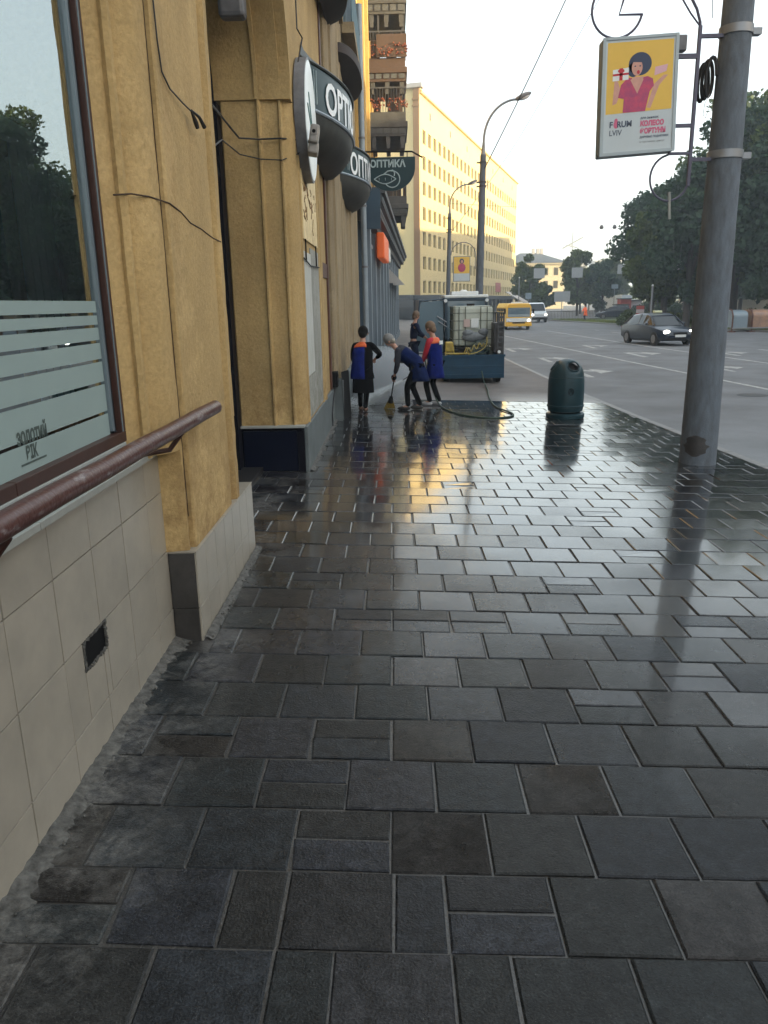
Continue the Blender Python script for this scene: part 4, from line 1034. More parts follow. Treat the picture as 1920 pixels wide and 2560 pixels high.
for kk in range(3):
    a0 = (13*kk+3-.0)*2*math.pi/NB; a1 = (13*kk+3+6.0)*2*math.pi/NB; pts = []
    for t in np.linspace(0, 2*math.pi, 22):
        a = (a0+a1)/2+(a1-a0)/2*math.cos(t); el = R(41)+R(18)*math.sin(t)
        pts.append((BX+.322*math.cos(el)*math.cos(a), BY+.322*math.cos(el)*math.sin(a), bz+.742+.337*math.sin(el)))
    rim.tube(pts, .008, 5, cap=False)
ob('opening_rim', rim, M_binG, bn, smooth=True)
ob('dark_core', MB().sphere((BX, BY, bz+.74), (.26, .26, .27), 20, 12), M_black, bn, smooth=True)  # black ball added inside so the openings show dark
ob('liner', MB().lathe([(.0, .70), (.27, .70), (.28, .3)], (BX, BY, bz), 24), M_black, bn)
tr = MB().sphere((BX+.04, BY-.13, bz+.86), (.09, .05, .035), 8, 5).sphere((BX-.12, BY-.15, bz+.82), (.06, .04, .03), 8, 5).cbox((BX+.06, BY-.16, bz+.88), (.09, .02, .05), Euler((.3, .5, .2)).to_matrix())
ob('litter', tr, M_trash, bn)
em = MB().tube([(BX+.02+.045*math.cos(t), BY-.335, bz+.50+.06*math.sin(t)) for t in np.linspace(0, 6.28, 16)], .006, 5)
em.tube([(BX-.01, BY-.336, bz+.47), (BX+.02, BY-.337, bz+.53), (BX+.05, BY-.335, bz+.47)], .006, 5)
ob('emblem', em, M_navydk, bn)

# concrete pole with the advertising lightbox
PXc, PYc = 4.03, 10.15; pz0 = gz(PXc)
po = thing('concrete_pole', 'thick weathered concrete street pole at the kerb carrying an advertising box', 'pole', (PXc, PYc, pz0))
pr = [(.235, -.05)]+[(.235-.0115*z, z) for z in np.arange(.1, 9.2, .3)]
sh = MB().lathe(pr, (PXc-.0, PYc, pz0), 24)
ob('shaft', sh, M_pole, po, smooth=True)
# dark bill remnant near the foot
bl_ = MB(); vs = []; n = 14
for j in range(11):
    z = .12+.28*j/10
    for k in range(n+1):
        a = R(200+75*k/n); wv = math.sqrt(max(0, 1-((j/10-.5)*2)**2))*(.75+.5*random.Random(j*3).random()); a = R(237)+(a-R(237))*max(.15, wv)
        rr_ = .2365-.0115*z; vs.append((PXc+rr_*math.cos(a), PYc+rr_*math.sin(a), pz0+z))
fs = [(j*(n+1)+k, j*(n+1)+k+1, (j+1)*(n+1)+k+1, (j+1)*(n+1)+k) for j in range(10) for k in range(n)]
ob('dark_patch', bl_.add(vs, fs), M_damp, po)
for z in (4.93, 3.60):
    rr_ = .235-.0115*(z-pz0)+.006
    ob('clamp_band', MB().lathe([(rr_, 0), (rr_+.008, .0), (rr_+.008, .09), (rr_, .09)], (PXc, PYc, z), 28).box(PXc+rr_-.02, PYc-.05, z, PXc+rr_+.10, PYc+.05, z+.07), M_steel, po, smooth=True)
ob('cable_coil', MB().tube([(PXc-.26+.05*math.cos(t), PYc-.08+.02*t, 4.5+.20*math.sin(t)) for t in np.linspace(0, 18.8, 60)], .022, 6), M_cable, po)
ob('loose_wire', MB().tube([(3.73, 10.1, 5.1), (3.69, 10.1, 5.5), (3.66, 10.1, 6.4)], .006, 5).tube([(3.75, 10.05, 4.3), (3.70, 10.05, 4.2), (3.69, 10.05, 4.08), (3.72, 10.05, 4.04), (3.75, 10.05, 4.14)], .004, 5), M_steel, po)
adY = 10.1
ad = thing('advertising_box', 'advertising lightbox with a woman in a pink dress on yellow, hung from the concrete pole', 'advertisement', (2.9, adY, 4.28))
br = MB().box(3.575, adY-.02, 3.3, 3.615, adY+.02, 5.03)
ob('bracket_bar', br, M_purple, ad, bevel=.004)
for q in ((3.36, 4.69, 3.575, 4.74), (3.37, 3.955, 3.575, 3.995), (3.33, 3.655, 3.575, 3.685), (3.615, 4.90, 3.87, 4.94), (3.615, 3.58, 3.87, 3.62)):
    ob('bracket_arm', MB().box(q[0], adY-.02, q[1], q[2], adY+.02, q[3]), M_purple, ad)
hk = MB().tube([(3.595, adY, 3.42)]+[(3.365+.235*math.cos(R(a)), adY, 3.40+.26*math.sin(R(a))) for a in range(-5, -250, -12)]+[(3.33, adY, 3.66)], .013, 8)
ob('bracket_scroll', hk, M_purple, ad, smooth=True)
ob('bracket_scroll', MB().tube([(3.375, adY, 3.24), (3.40, adY, 2.93)], .017, 8), M_sill, ad)
up = MB().tube([(2.92, adY, 5.16), (2.65, adY, 5.16), (2.70, adY, 5.34), (2.86, adY, 5.6)], .014, 8)
up.tube([(2.92, adY, 5.16)]+[(2.625+.29*math.cos(R(a)), adY, 5.21+.29*math.sin(R(a))) for a in range(-12, -260, -10)], .014, 8)
up.tube([(3.595, adY, 4.95), (3.59, adY, 5.06), (3.54, adY, 5.2), (3.40, adY, 5.42), (3.1, adY, 5.62), (2.7, adY, 5.72)], .017, 8)
up.tube([(3.585, adY, 5.03), (3.47, adY, 5.16), (3.34, adY, 5.34), (3.2, adY, 5.5)], .010, 6)
ob('bracket_scroll', up, M_purple, ad, smooth=True)
# the box itself leans by about two degrees
TL, TR_, BR_, BL_ = (2.455, 4.895), (3.325, 4.935), (3.365, 3.685), (2.475, 3.632)
def bilin(s, t, y=adY): # s right, t up 0..1
    a = ((1-s)*BL_[0]+s*BR_[0], (1-s)*BL_[1]+s*BR_[1]); b = ((1-s)*TL[0]+s*TR_[0], (1-s)*TL[1]+s*TR_[1])
    return (a[0]*(1-t)+b[0]*t, y, a[1]*(1-t)+b[1]*t)
def slab4(s0, t0, s1, t1, y0, y1):
    q = [bilin(s0, t0, y0), bilin(s1, t0, y0), bilin(s1, t1, y0), bilin(s0, t1, y0), bilin(s0, t0, y1), bilin(s1, t0, y1), bilin(s1, t1, y1), bilin(s0, t1, y1)]
    return q, [(0, 1, 2, 3), (7, 6, 5, 4), (0, 4, 5, 1), (1, 5, 6, 2), (2, 6, 7, 3), (3, 7, 4, 0)]
ob('case', MB().add(*slab4(0, 0, 1, 1, adY-.10, adY+.10)), M_alu, ad, bevel=.02)
fr = MB()
for a in ((0, 0, .045, 1), (.955, 0, 1, 1), (.0451, 0, .9549, .03), (.0451, .975, .9549, 1)): fr.add(*slab4(*a, adY-.115, adY-.1005))
ob('front_frame', fr, mat('light_frame', (.36, .42, .46), .4), ad, bevel=.003)
yF = adY-.104
ob('ballast_box', MB().box(3.33, adY-.06, 4.76, 3.44, adY+.06, 4.93), M_greymet, ad, bevel=.015)
ps = ob('poster', MB().quad(bilin(.045, .03, yF), bilin(.955, .03, yF), bilin(.955, .975, yF), bilin(.045, .975, yF)), M_posterw, ad)
ob('poster_background', MB().quad(bilin(.065, .36, yF-.001), bilin(.935, .37, yF-.001), bilin(.935, .955, yF-.001), bilin(.065, .955, yF-.001)), M_postery, ps)
# picture coordinates: px,py measured in the printed panel (0..1)
def poly_p(pts, lay, m_, name='poster_print'):
    mb = MB(); c = [bilin(.065+.87*a, .365+.59*b, yF-.0012-.0005*lay) for a, b in pts]; mb.add(c, [tuple(range(len(c)))]); return ob(name, mb, m_, ps, fixn=False)
def ell(cx, cy, rx, ry, n=24, a=0): return [(cx+rx*math.cos(t)*math.cos(a)-ry*math.sin(t)*math.sin(a), cy+(rx*math.cos(t)*math.sin(a)+ry*math.sin(t)*math.cos(a))) for t in np.linspace(0, 2*math.pi, n, endpoint=False)]
poly_p(ell(.50, .68, .175, .165), 1, M_posterhair)
poly_p(ell(.40, .60, .09, .10), 1, M_posterhair)
poly_p([(.40, .50), (.56, .50), (.57, .32), (.38, .32)], 2, M_posterskin)
poly_p([(.26, .0), (.60, .0), (.66, .28), (.72, .36), (.70, .46), (.62, .50), (.56, .49), (.47, .26), (.38, .49), (.32, .50), (.22, .40), (.18, .22), (.27, .20)], 3, M_posterdr)
poly_p([(.36, .46), (.47, .26), (.56, .46), (.50, .50), (.42, .50)], 4, M_posterskin)
poly_p(ell(.455, .63, .082, .115), 5, M_posterskin)
poly_p(ell(.475, .565, .022, .028), 6, M_lips)
poly_p(ell(.425, .65, .014, .010), 6, M_posterhair); poly_p(ell(.50, .65, .014, .010), 6, M_posterhair)
poly_p([(.36, .78), (.56, .78), (.52, .70), (.40, .71)], 6, M_posterhair)
poly_p([(.10, .12), (.16, .14), (.22, .30), (.17, .46), (.12, .46), (.11, .30)], 2, M_posterskin)
poly_p([(.62, .05), (.68, .04), (.80, .36), (.93, .50), (.86, .50), (.72, .38)], 2, M_posterskin)
poly_p([(.09, .46), (.33, .47), (.33, .64), (.09, .62)], 4, M_white); poly_p([(.19, .465), (.24, .466), (.24, .64), (.19, .635)], 5, M_lips); poly_p([(.09, .53), (.33, .54), (.33, .57), (.09, .56)], 5, M_lips)
poly_p(ell(.215, .60, .05, .03), 6, M_lips)
poly_p([(.72, .50), (.90, .55), (.92, .65), (.73, .62)], 4, mat('poster_pink_box', (.66, .38, .45), .5))
def ptext(txt, s, t, size, m_, bold=.004, sxf=1.0):
    o_ = bilin(s, t, yF-.003); ux = (Vector(bilin(s+.1, t, yF))-Vector(bilin(s, t, yF))).normalized()
    ob('poster_text', text_mb(txt, size, lambda x, y: tuple(Vector(o_)+ux*x*sxf+Vector((0, 0, y))), bold), m_, ps)
ptext('F  RUM', .12, .245, .090, M_posterink, .003, .95); ptext('LVIV', .12, .175, .085, M_posterink, .001, .9)
poly_p(ell(.165, -.165, .036, .055), 2, M_posterpink); poly_p(ell(.165, -.11, .026, .036), 3, M_posterpink)
ptext('16.08 - 22.08.2019' if False else 'для знижок', .53, .30, .038, M_posterink, .0005)
ptext('КОЛЕСО', .53, .240, .074, M_posterpink, .005, .88); ptext('ФОРТУНИ', .53, .175, .074, M_posterpink, .005, .82)
ptext('ДАРУЄМО ПОДАРУНКИ', .53, .135, .030, M_posterink, .001, .95); ptext('в торговому центрі', .53, .095, .026, M_greymet, .0, 1.2)

# street lamps
def street_lamp(x, y, hp, hh, ax, label, r0=.15):
    t = thing('street_lamp', label, 'street lamp', (x, y, gz(x)), group='street lamps along the kerb')
    ob('pole', MB().tube([(x-.12, y, gz(x)-.05), (x-.06, y, hp*.5), (x, y, hp-.4), (x, y, hp)], [r0*1.05, r0, r0*.78, r0*.76], 16), M_pole, t, smooth=True)
    pts = [(x, y, hp)]
    for k in range(15):
        a = math.pi-k/14*math.pi/2*1.0
        pts.append((x+ax*(1+math.cos(a))*.98+.02, y, hp+.5+(hh-hp-.65)*math.sin(a)))
    ob('arm', MB().tube(pts, [r0*.6]+[.045]*15, 8), M_steel, t, smooth=True)
    e = pts[-1]; rot_ = Euler((0, R(-22), 0)).to_matrix()
    ob('lamp_head', MB().sphere((e[0]+.22, y, e[2]+.10), (.34, .14, .10), 12, 8, rot_), M_greymet, t, smooth=True)
    ob('lamp_glass', MB().sphere((e[0]+.28, y, e[2]+.06), (.22, .11, .08), 10, 6, rot_), M_trash, t, smooth=True)
    for z in (hp-.3, hp-1.0, hp-1.15): ob('pole_band', MB().tube([(x, y, z), (x, y, z+.06)], r0*.95, 12).box(x-.24, y-.03, z, x-.1, y+.03, z+.05), M_rail, t)
    return t
street_lamp(3.50, 32, 7.4, 9.45, 1.25, 'nearer tall concrete street lamp with curved arm behind the trailer', .15)
street_lamp(3.62, 52, 7.4, 9.25, 1.2, 'farther street lamp pole carrying the small yellow poster', .14)
b2 = thing('small_advertising_box', 'small yellow poster box hanging under an arch on the farther lamp pole', 'advertisement', (4.4, 52, 4))
ob('case', MB().box(3.86, 51.9, 3.25, 4.94, 52.1, 4.80), M_alu, b2)
ob('poster_background', MB().box(3.90, 51.88, 3.75, 4.90, 51.899, 4.76), M_postery, b2)
ob('poster', MB().box(3.90, 51.88, 3.28, 4.90, 51.899, 3.748), M_posterw, b2)
wb = MB().sphere((4.4, 51.87, 4.1), (.25, .012, .27), 12, 6); ob('poster_dress', wb, M_posterdr, b2)
ob('poster_hair', MB().sphere((4.4, 51.87, 4.50), (.15, .011, .16), 12, 6), M_posterhair, b2)
ob('poster_face', MB().sphere((4.4, 51.86, 4.47), (.08, .012, .10), 12, 6), M_posterskin, b2)
ob('bracket_scroll', MB().tube([(3.75, 52, 4.9)]+[(4.5-.78*math.cos(math.pi*k/16), 52, 4.9+.75*math.sin(math.pi*k/16)) for k in range(17)]+[(5.28, 52, 4.0)], .025, 6), M_purple, b2)

def wire(pts, rad, label):
    w = MB(); P = [Vector(p) for p in pts]; full = []
    for a, b in zip(P, P[1:]):
        L_ = (b-a).length
        for k in range(14): t = k/14; full.append(a.lerp(b, t)+Vector((0, 0, -.006*L_*4*t*(1-t)*2)))
    full.append(P[-1])
    return tag(ob('overhead_wire', w.tube(full, rad, 5), M_cable), label, 'wire')
wire([(6.03, 30, 11.9), (3.55, 31.9, 6.9)], .020, 'overhead wire dropping from the sky to the nearer street lamp')
wire([(14, 40, 23), (9, 60, 13), (3.65, 52, 6.2)], .018, 'faint overhead wire slanting down behind the advertising box')
sp = wire([(3.6, 52, 8), (32, 62, 8.4)], .010, 'span wire across the road holding two hanging lamps')
for x_, lb in ((15.3, 'left of two small lamps hanging on the wire over the road'), (16.25, 'right of two small lamps hanging on the wire over the road')):
    h = thing('hanging_lamp', lb, 'lamp', (x_, 60, 7.0), group='lamps hanging over the road')
    ob('lamp_body', MB().lathe([(0, .22), (.10, .2), (.16, .05), (.12, -.05), (0, -.08)], (x_, 60, 7.0), 10), M_greymet, h, smooth=True)
    ob('suspension', MB().tube([(x_, 60, 7.2), (x_, 60, 8.05)], .01, 4), M_cable, h)

# ================================================================== PEOPLE
def skin_obj(name, nodes, m_, parent, sub=1, extra=None, root=0):
    """nodes: list of (pos, radius, parent_index)"""
    me = bpy.data.meshes.new(name); me.from_pydata([tuple(n[0]) for n in nodes], [(n[2], i) for i, n in enumerate(nodes) if n[2] is not None], [])
    o = bpy.data.objects.new(name, me); COL.objects.link(o); me.materials.append(m_)
    if parent: o.parent = parent
    s = o.modifiers.new('skin', 'SKIN'); s.use_smooth_shade = True
    if not me.skin_vertices: return o
    for i, n in enumerate(nodes):
        rr_ = n[1] if isinstance(n[1], tuple) else (n[1], n[1]); me.skin_vertices[0].data[i].radius = rr_; me.skin_vertices[0].data[i].use_root = (i == root)
    ss = o.modifiers.new('subsurf', 'SUBSURF'); ss.levels = sub; ss.render_levels = sub
    return o
def person(loc, heading, label, H=1.66, lean=0., hands=((.25, .25, .9), (.25, -.25, .9)), feet=((.05, .10), (-.05, -.10)), headpitch=0.,
           top=None, trouser=None, hair=None, vest=None, yoke=None, shoe=None, skirt=False, cap=None, sleeve=None, gloves=None, twist=0., kneeb=0., sleeve_len=1.0, headyaw=0., vlen=.34, wide=1.0, half=False):
    """x forward, y left; hands in local metres"""
    t = thing('person', label, 'person', loc, heading)
    s = H/1.70
    hipz = .93*s-kneeb
    sl, cl = math.sin(lean), math.cos(lean)
    pelvis = Vector((-.10*sl, 0, hipz))
    def T(d, y=0, fwd=0): return pelvis+Vector((d*sl+fwd*cl, y, d*cl-fwd*sl))*1.0
    waist, chest, nbase = T(.17*s), T(.36*s), T(.50*s)
    hp = lean*.6+headpitch
    hd = nbase+Vector((math.sin(hp), 0, math.cos(hp)))*.12*s
    headc = nbase+Vector((math.sin(hp), 0, math.cos(hp)))*.205*s
    fw = Vector((math.cos(hp), 0, -math.sin(hp))); upv = Vector((math.sin(hp), 0, math.cos(hp)))
    nodes = [(pelvis, (.10, .08), None), (waist, (.09, .07), 0), (chest, (.10, .07), 1), (nbase, (.06, .06), 2), (hd, (.05, .052), 3), (headc-upv*.02, (.078, .085), 4), (headc+upv*.06, (.07, .08), 5)]
    nodes.append((headc+fw*.085-upv*.01, .022, 5))
    legs = []; arms = []
    for sgn, (fx, fy) in zip((1, -1), feet):
        hip = pelvis+Vector((0, .085*sgn, -.06)); ank = Vector((fx, fy, .085)); mid = (hip+ank)/2; L_ = (hip-ank).length; l = .43*s*1.0
        d = math.sqrt(max(0.0, (.413*s)**2-(L_/2)**2)); knee = mid+Vector((d, 0, 0))
        legs.append((hip, knee, ank, Vector((fx+.15, fy+.02*sgn, .03))))
        i0 = len(nodes); nodes += [(hip, .085*s, 0), (knee, .055*s, i0), (ank, .036*s, i0+1), (ank+Vector((.13, .01*sgn, -.045)), .03*s, i0+2)]
    shs = []
    for sgn, hnd in zip((1, -1), hands):
        sh_ = T(.455*s, .175*s*sgn); hv = Vector(hnd); d = hv-sh_; L_ = min(d.length, .55*s); hv = sh_+d.normalized()*L_
        h_ = math.sqrt(max(0.0, (.285*s)**2-(L_/2)**2)); out = Vector((-.35, sgn*.8, -.35)); dn = d.normalized(); out = (out-dn*out.dot(dn)).normalized()
        el = (sh_+hv)/2+out*h_; arms.append((sh_, el, hv))
        i0 = len(nodes); nodes += [(sh_, .055*s, 2), (el, .042*s, i0), (hv, .027*s, i0+1)]
        dirh = (hv-el).normalized(); side = dirh.cross(Vector((0, 0, 1))).normalized() if abs(dirh.z) < .95 else Vector((0, 1, 0))
        pal = hv+dirh*.05; ip = len(nodes); nodes.append((pal, (.036, .018), i0+2))
        curl = (Vector((0, 0, -1))-dirh*dirh.dot(Vector((0, 0, -1))))
        curl = curl.normalized() if curl.length > .1 else Vector((1, 0, 0))
        for q, ln in zip((-1.5, -.5, .5, 1.5), (.055, .068, .072, .062)):
            b0 = pal+side*q*.017+dirh*.035; b1 = b0+dirh*ln*.5+curl*ln*.35; b2_ = b1+curl*ln*.55
            j = len(nodes); nodes += [(b0, .009, ip), (b1, .0085, j), (b2_, .0075, j+1)]
        j = len(nodes); nodes += [(hv+dirh*.03-side*.035, .010, ip), (hv+dirh*.055-side*.045+curl*.025, .009, j)]
    skin_obj('body', nodes, M_skin, t, 2)
    # face
    lat = Vector((0, 1, 0))
    eyes = MB()
    for sg in (1, -1): eyes.sphere(headc+fw*.078+lat*.03*sg+upv*.012, .010, 6, 4)
    ob('eyes', eyes, M_hairk, t, world_coords=False)
    ob('mouth', MB().sphere(headc+fw*.080-upv*.055, (.010, .020, .006), 6, 4), M_lips, t, world_coords=False)
    ears = MB()
    for sg in (1, -1): ears.sphere(headc+lat*.085*sg-upv*.005, (.018, .010, .028), 6, 4)
    ob('ears', ears, M_skin, t, world_coords=False)
    # hair or cap
    hb = MB(); rotm = Matrix((fw, lat, upv)).transposed()
    hb.sphere(headc-fw*.022+upv*.035, (.105, .098, .112), 14, 10, rotm)
    if not cap: hb.sphere(headc-fw*.06-upv*.035, (.06, .08, .08), 10, 8, rotm)
    ob('cap' if cap else 'hair', hb, cap or hair, t, smooth=True, world_coords=False)
    if cap:
        ob('hair', MB().sphere(headc-fw*.045-upv*.03, (.062, .09, .075), 10, 8, rotm), hair, t, smooth=True, world_coords=False)
        ob('cap_peak', MB().sphere(headc+fw*.10+upv*.05, (.07, .07, .012), 10, 6, rotm), cap, t, smooth=True, world_coords=False)
    # trousers / skirt
    tn = [(pelvis+Vector((0, 0, .04)), (.155*s, .125*s), None)]
    for (hip, knee, ank, toe) in legs:
        i0 = len(tn); tn += [(hip, .10*s, 0), (hip.lerp(knee, .6), .085*s, i0), (knee, .070*s, i0+1), (knee.lerp(ank, .6), .060*s, i0+2), (ank+Vector((-.01, 0, -.02)), .056*s, i0+3)]
    skin_obj('trousers' if not skirt else 'leggings', tn, trouser, t, 1)
    if skirt:
        pr_ = [(.16, hipz+.06), (.185, hipz-.10), (.20, hipz-.30), (.205, hipz-.48)]
        ob('skirt', MB().lathe(pr_, (pelvis.x, 0, 0), 20, sx=.75, sy=1.), trouser, t, smooth=True, world_coords=False)
    # top with sleeves
    jn = [(pelvis+Vector((0, 0, .03)), (.150*s, .115*s), None), (waist, (.145*s, .115*s), 0), (chest, (.170*s, .125*s), 1), (T(.45*s), (.11*s, .085*s), 2), (T(.50*s), (.062, .062), 3)]
    skin_obj('jacket', jn, top, t, 1)
    sn = [(T(.44*s), (.07*s, .07*s), None)]
    for (sh_, el, hv) in arms:
        i0 = len(sn); w = el.lerp(hv, .85*sleeve_len if sleeve_len > .5 else .05)
        sn += [(sh_, .076*s, 0), (sh_.lerp(el, .6), .066*s, i0), (el, .060*s, i0+1), (w, .044*s, i0+2)]
    skin_obj('sleeves', sn, sleeve or top, t, 1)
    if gloves:
        gl = MB()
        for (sh_, el, hv) in arms: gl.sphere(hv+(hv-el).normalized()*.055, (.055, .05, .055), 8, 6)
        ob('gloves', gl, gloves, t, smooth=True, world_coords=False)
    # tabard: shell round the torso, open at the sides below the waist
    if vest:
        axis = [(-vlen, .220*wide, .19), (-vlen*.7, .214*wide, .178), (-.12, .205*wide, .165), (0.0, .196*wide, .155), (.14, .186*wide, .150), (.28, .194*wide, .150), (.38, .195, .140)]
        yk = [(.38, .197, .142), (.43, .185, .125), (.475, .135, .10), (.50, .085, .085)]
        def shell(rows, m_, nm, sc_=1.0, arc=None):
            mb = MB(); vs = []; n = 26; rr_ = random.Random(int(loc[0]*100)+len(rows))
            for (d, ry, rx) in rows:
                c = T(d*s) if d >= 0 else pelvis+Vector((d*s*sl*.25, 0, d*s))
                ax = Vector((cl, 0, -sl)) if d >= 0 else Vector((1, 0, 0))
                for k in range(n):
                    a = 2*math.pi*k/n; w = 1+(.05*math.sin(5*a+d*9)+.03*math.sin(9*a))*(1 if d < .2 else .3)
                    vs.append(c+ax*rx*s*w*sc_*math.cos(a)+Vector((0, 1, 0))*ry*s*w*sc_*math.sin(a))
            fs = [(i*n+k, i*n+(k+1) % n, (i+1)*n+(k+1) % n, (i+1)*n+k) for i in range(len(rows)-1) for k in range(n) if not arc or arc[0] <= k < arc[1]]
            o_ = ob(nm, mb.add(vs, fs), m_, t, smooth=True, world_coords=False); sd = o_.modifiers.new('solid', 'SOLIDIFY'); sd.thickness = .008
            return o_
        if half:
            shell(axis+yk[1:], top, 'jacket_back', .95); shell(axis, vest, 'tabard', arc=(3, 14)); shell(yk, yoke, 'yoke', arc=(2, 15))
        else:
            shell(axis, vest, 'tabard')
            if yoke: shell(yk, yoke, 'yoke')
    sb = MB()
    for (hip, knee, ank, toe) in legs:
        sb.sphere((ank.x+.07, ank.y, .04), (.13, .048, .045), 10, 6)
    ob('shoes', sb, shoe or M_gum, t, smooth=True, world_coords=False)
    return t, arms
def W2L(root_loc, heading, p):
    d = Vector(p)-Vector(root_loc); c, s = math.cos(-heading), math.sin(-heading); return (d.x*c-d.y*s, d.x*s+d.y*c, d.z)

# worker 1: back towards us, leaning forward a little, elbow out to the right
L1 = (-.60, 14.62, gz(-.6)); H1 = R(86)
person(L1, H1, 'cleaner seen from behind in blue tabard, orange shoulders and black skirt, nearest the wall', 1.53, .30,
       hands=(W2L(L1, H1, (-.72, 14.95, .78)), W2L(L1, H1, (-.36, 14.98, .98))), feet=((.06, .07), (-.12, -.04)), headpitch=.30, vlen=.24, wide=1.16, half=True, top=M_blackc, sleeve=M_blackc, trouser=M_blackc, hair=M_hairk,
       vest=M_vest, yoke=M_yoke, shoe=M_shoe, skirt=True)
# worker 2: bent over sideways, sweeping to the left
L2 = (.34, 14.90, gz(.34)); H2 = R(176)
person(L2, H2, 'cleaner in a grey cap and sweater bending over a broom in mid group', 1.62, .92,
       hands=(W2L(L2, H2, (-.01, 14.95, .64)), W2L(L2, H2, (.06, 14.93, .95))), feet=((.10, .06), (-.14, -.09)), headpitch=.25, top=M_greyc, sleeve=M_greyc, trouser=M_blackc, hair=M_hairg,
       cap=mat('grey_cap', (.22, .22, .22), .8, var=.3, vscale=20), vest=M_vestd, yoke=M_greyc, shoe=M_gum, gloves=M_blackc)
# worker 3
L3 = (.80, 15.65, gz(.8)); H3 = R(150)
person(L3, H3, 'cleaner with light brown hair, red sleeves and orange yoke standing beside the trailer', 1.60, .08,
       hands=(W2L(L3, H3, (.52, 15.75, .72)), W2L(L3, H3, (.56, 16.0, .80))), feet=((.07, .08), (-.07, -.07)), headpitch=.35, top=M_red, sleeve=M_red, trouser=M_blackc, hair=M_hairb,
       vest=M_vest, yoke=M_yoke, shoe=M_shoew)
# worker 4 by the tractor cab
L4 = (.55, 22.6, gz(.55)); H4 = R(20)
person(L4, H4, 'person in a dark navy jacket standing by the open tractor door', 1.72, .10,
       hands=(W2L(L4, H4, (.9, 22.8, 1.0)), W2L(L4, H4, (.88, 22.4, 1.05))), feet=((.07, .10), (-.08, -.09)), headpitch=.2, top=M_navyc, sleeve=M_navyc, trouser=M_navyc, hair=M_hairb, shoe=M_gum)
# distant person in hi-vis by the verge
person((20.3, 84.4, ROADZ), R(200), 'distant road worker in a bright orange vest by the verge', 1.7, .15, hands=((.3, .2, 1.0), (.3, -.2, 1.0)), top=M_hiviz, sleeve=M_hiviz, trouser=M_navyc, hair=M_hairk, vest=M_hiviz, shoe=M_gum)

for L_, H_, ry in ((L3, H3, .0),):
    pr_ = bpy.data.objects['person.002']; ob('badge', MB().box(-.172, -.02, 1.22, -.160, .12, 1.29), M_white, pr_, world_coords=False)
bro = thing('broom', 'broom with a yellow and black bristle head held by the bent cleaner', 'broom', (-.09, 15.0, 0))
ob('handle', MB().tube([(.075, 14.94, 1.08), (-.01, 14.97, .62), (-.08, 15.0, .22)], .012, 8), M_black, bro)
ob('bristle_binding', MB().tube([(-.078, 15.0, .25), (-.095, 15.0, .12)], [.03, .065], 10), M_black, bro)
br_ = MB(); rr = random.Random(5)
for k in range(60):
    a, b = rr.uniform(-1, 1), rr.uniform(-1, 1); br_.tube([(-.095+a*.055, 15.0+b*.03, .14), (-.11+a*.105, 15.0+b*.05, gz(-.1)+.01)], .007, 4)
ob('bristles', br_, M_broomy, bro)
lan = thing('pressure_lance', 'thin pressure washer lance spraying water on the pavement behind the bent cleaner', 'washer lance', (.5, 15.9, .8))
ob('lance_tube', MB().tube([(.56, 15.98, .84), (.50, 15.75, .70), (.16, 15.78, .48)], .013, 6), M_steel, lan)
ob('lance_grip', MB().tube([(.62, 16.02, .92), (.54, 15.94, .79)], .022, 8), M_black, lan)

# water jet and mist
jet = MB(); vs = []; n = 14; A, B = Vector((.155, 15.78, .475)), Vector((-.62, 15.6, .06))
for i in range(15):
    t = i/14; c = A.lerp(B, t)+Vector((0, 0, .10*t*(t-1)*1.0)); rad = .008+.10*t**1.2
    d = (B-A).normalized(); a = d.cross(Vector((0, 0, 1))).normalized(); b = d.cross(a)
    for k in range(n): q = 2*math.pi*k/n; vs.append(c+a*rad*2.2*math.cos(q)+b*rad*math.sin(q))
fs = [(i*n+k, i*n+(k+1) % n, (i+1)*n+(k+1) % n, (i+1)*n+k) for i in range(14) for k in range(n)]+[tuple(range(n)), tuple(14*n+k for k in range(n))]
ob('water_jet', jet.add(vs, fs), vol_mat('jet_spray', 60, 14, (.95, .98, 1)), kind='stuff')
dr_ = MB(); rr = random.Random(77)
for k in range(5200):
    t = rr.random()**.75; c = A.lerp(B, t)+Vector((rr.gauss(0, .01+.05*t), rr.gauss(0, .015+.16*t), rr.gauss(0, .008+.055*t)))
    if c.z < .03: c.z = .03+rr.random()*.03
    q = rr.uniform(.0018, .0042); dr_.cbox(c, (q*7, q, q), Euler((rr.random()*.4, .5+rr.random()*.3, rr.random()*.5-.25)).to_matrix())
for k in range(1500):
    t = rr.random(); c = Vector((-.62-.5*t+rr.gauss(0, .12), 15.7+rr.gauss(0, .25), .03+abs(rr.gauss(0, .06))))
    q = rr.uniform(.002, .005); dr_.cbox(c, (q*4, q, q), Euler((rr.random(), rr.random()*.4, rr.random())).to_matrix())
ob('water_drops', dr_, mat('water_spray_drop', (.85, .9, .93), .3), kind='stuff')
ob('water_mist', MB().sphere((-.35, 17.6, .35), (.80, 2.2, .72), 20, 12), vol_mat('mist', 2.6, 1.8, (.9, .95, 1)), kind='stuff', smooth=True)

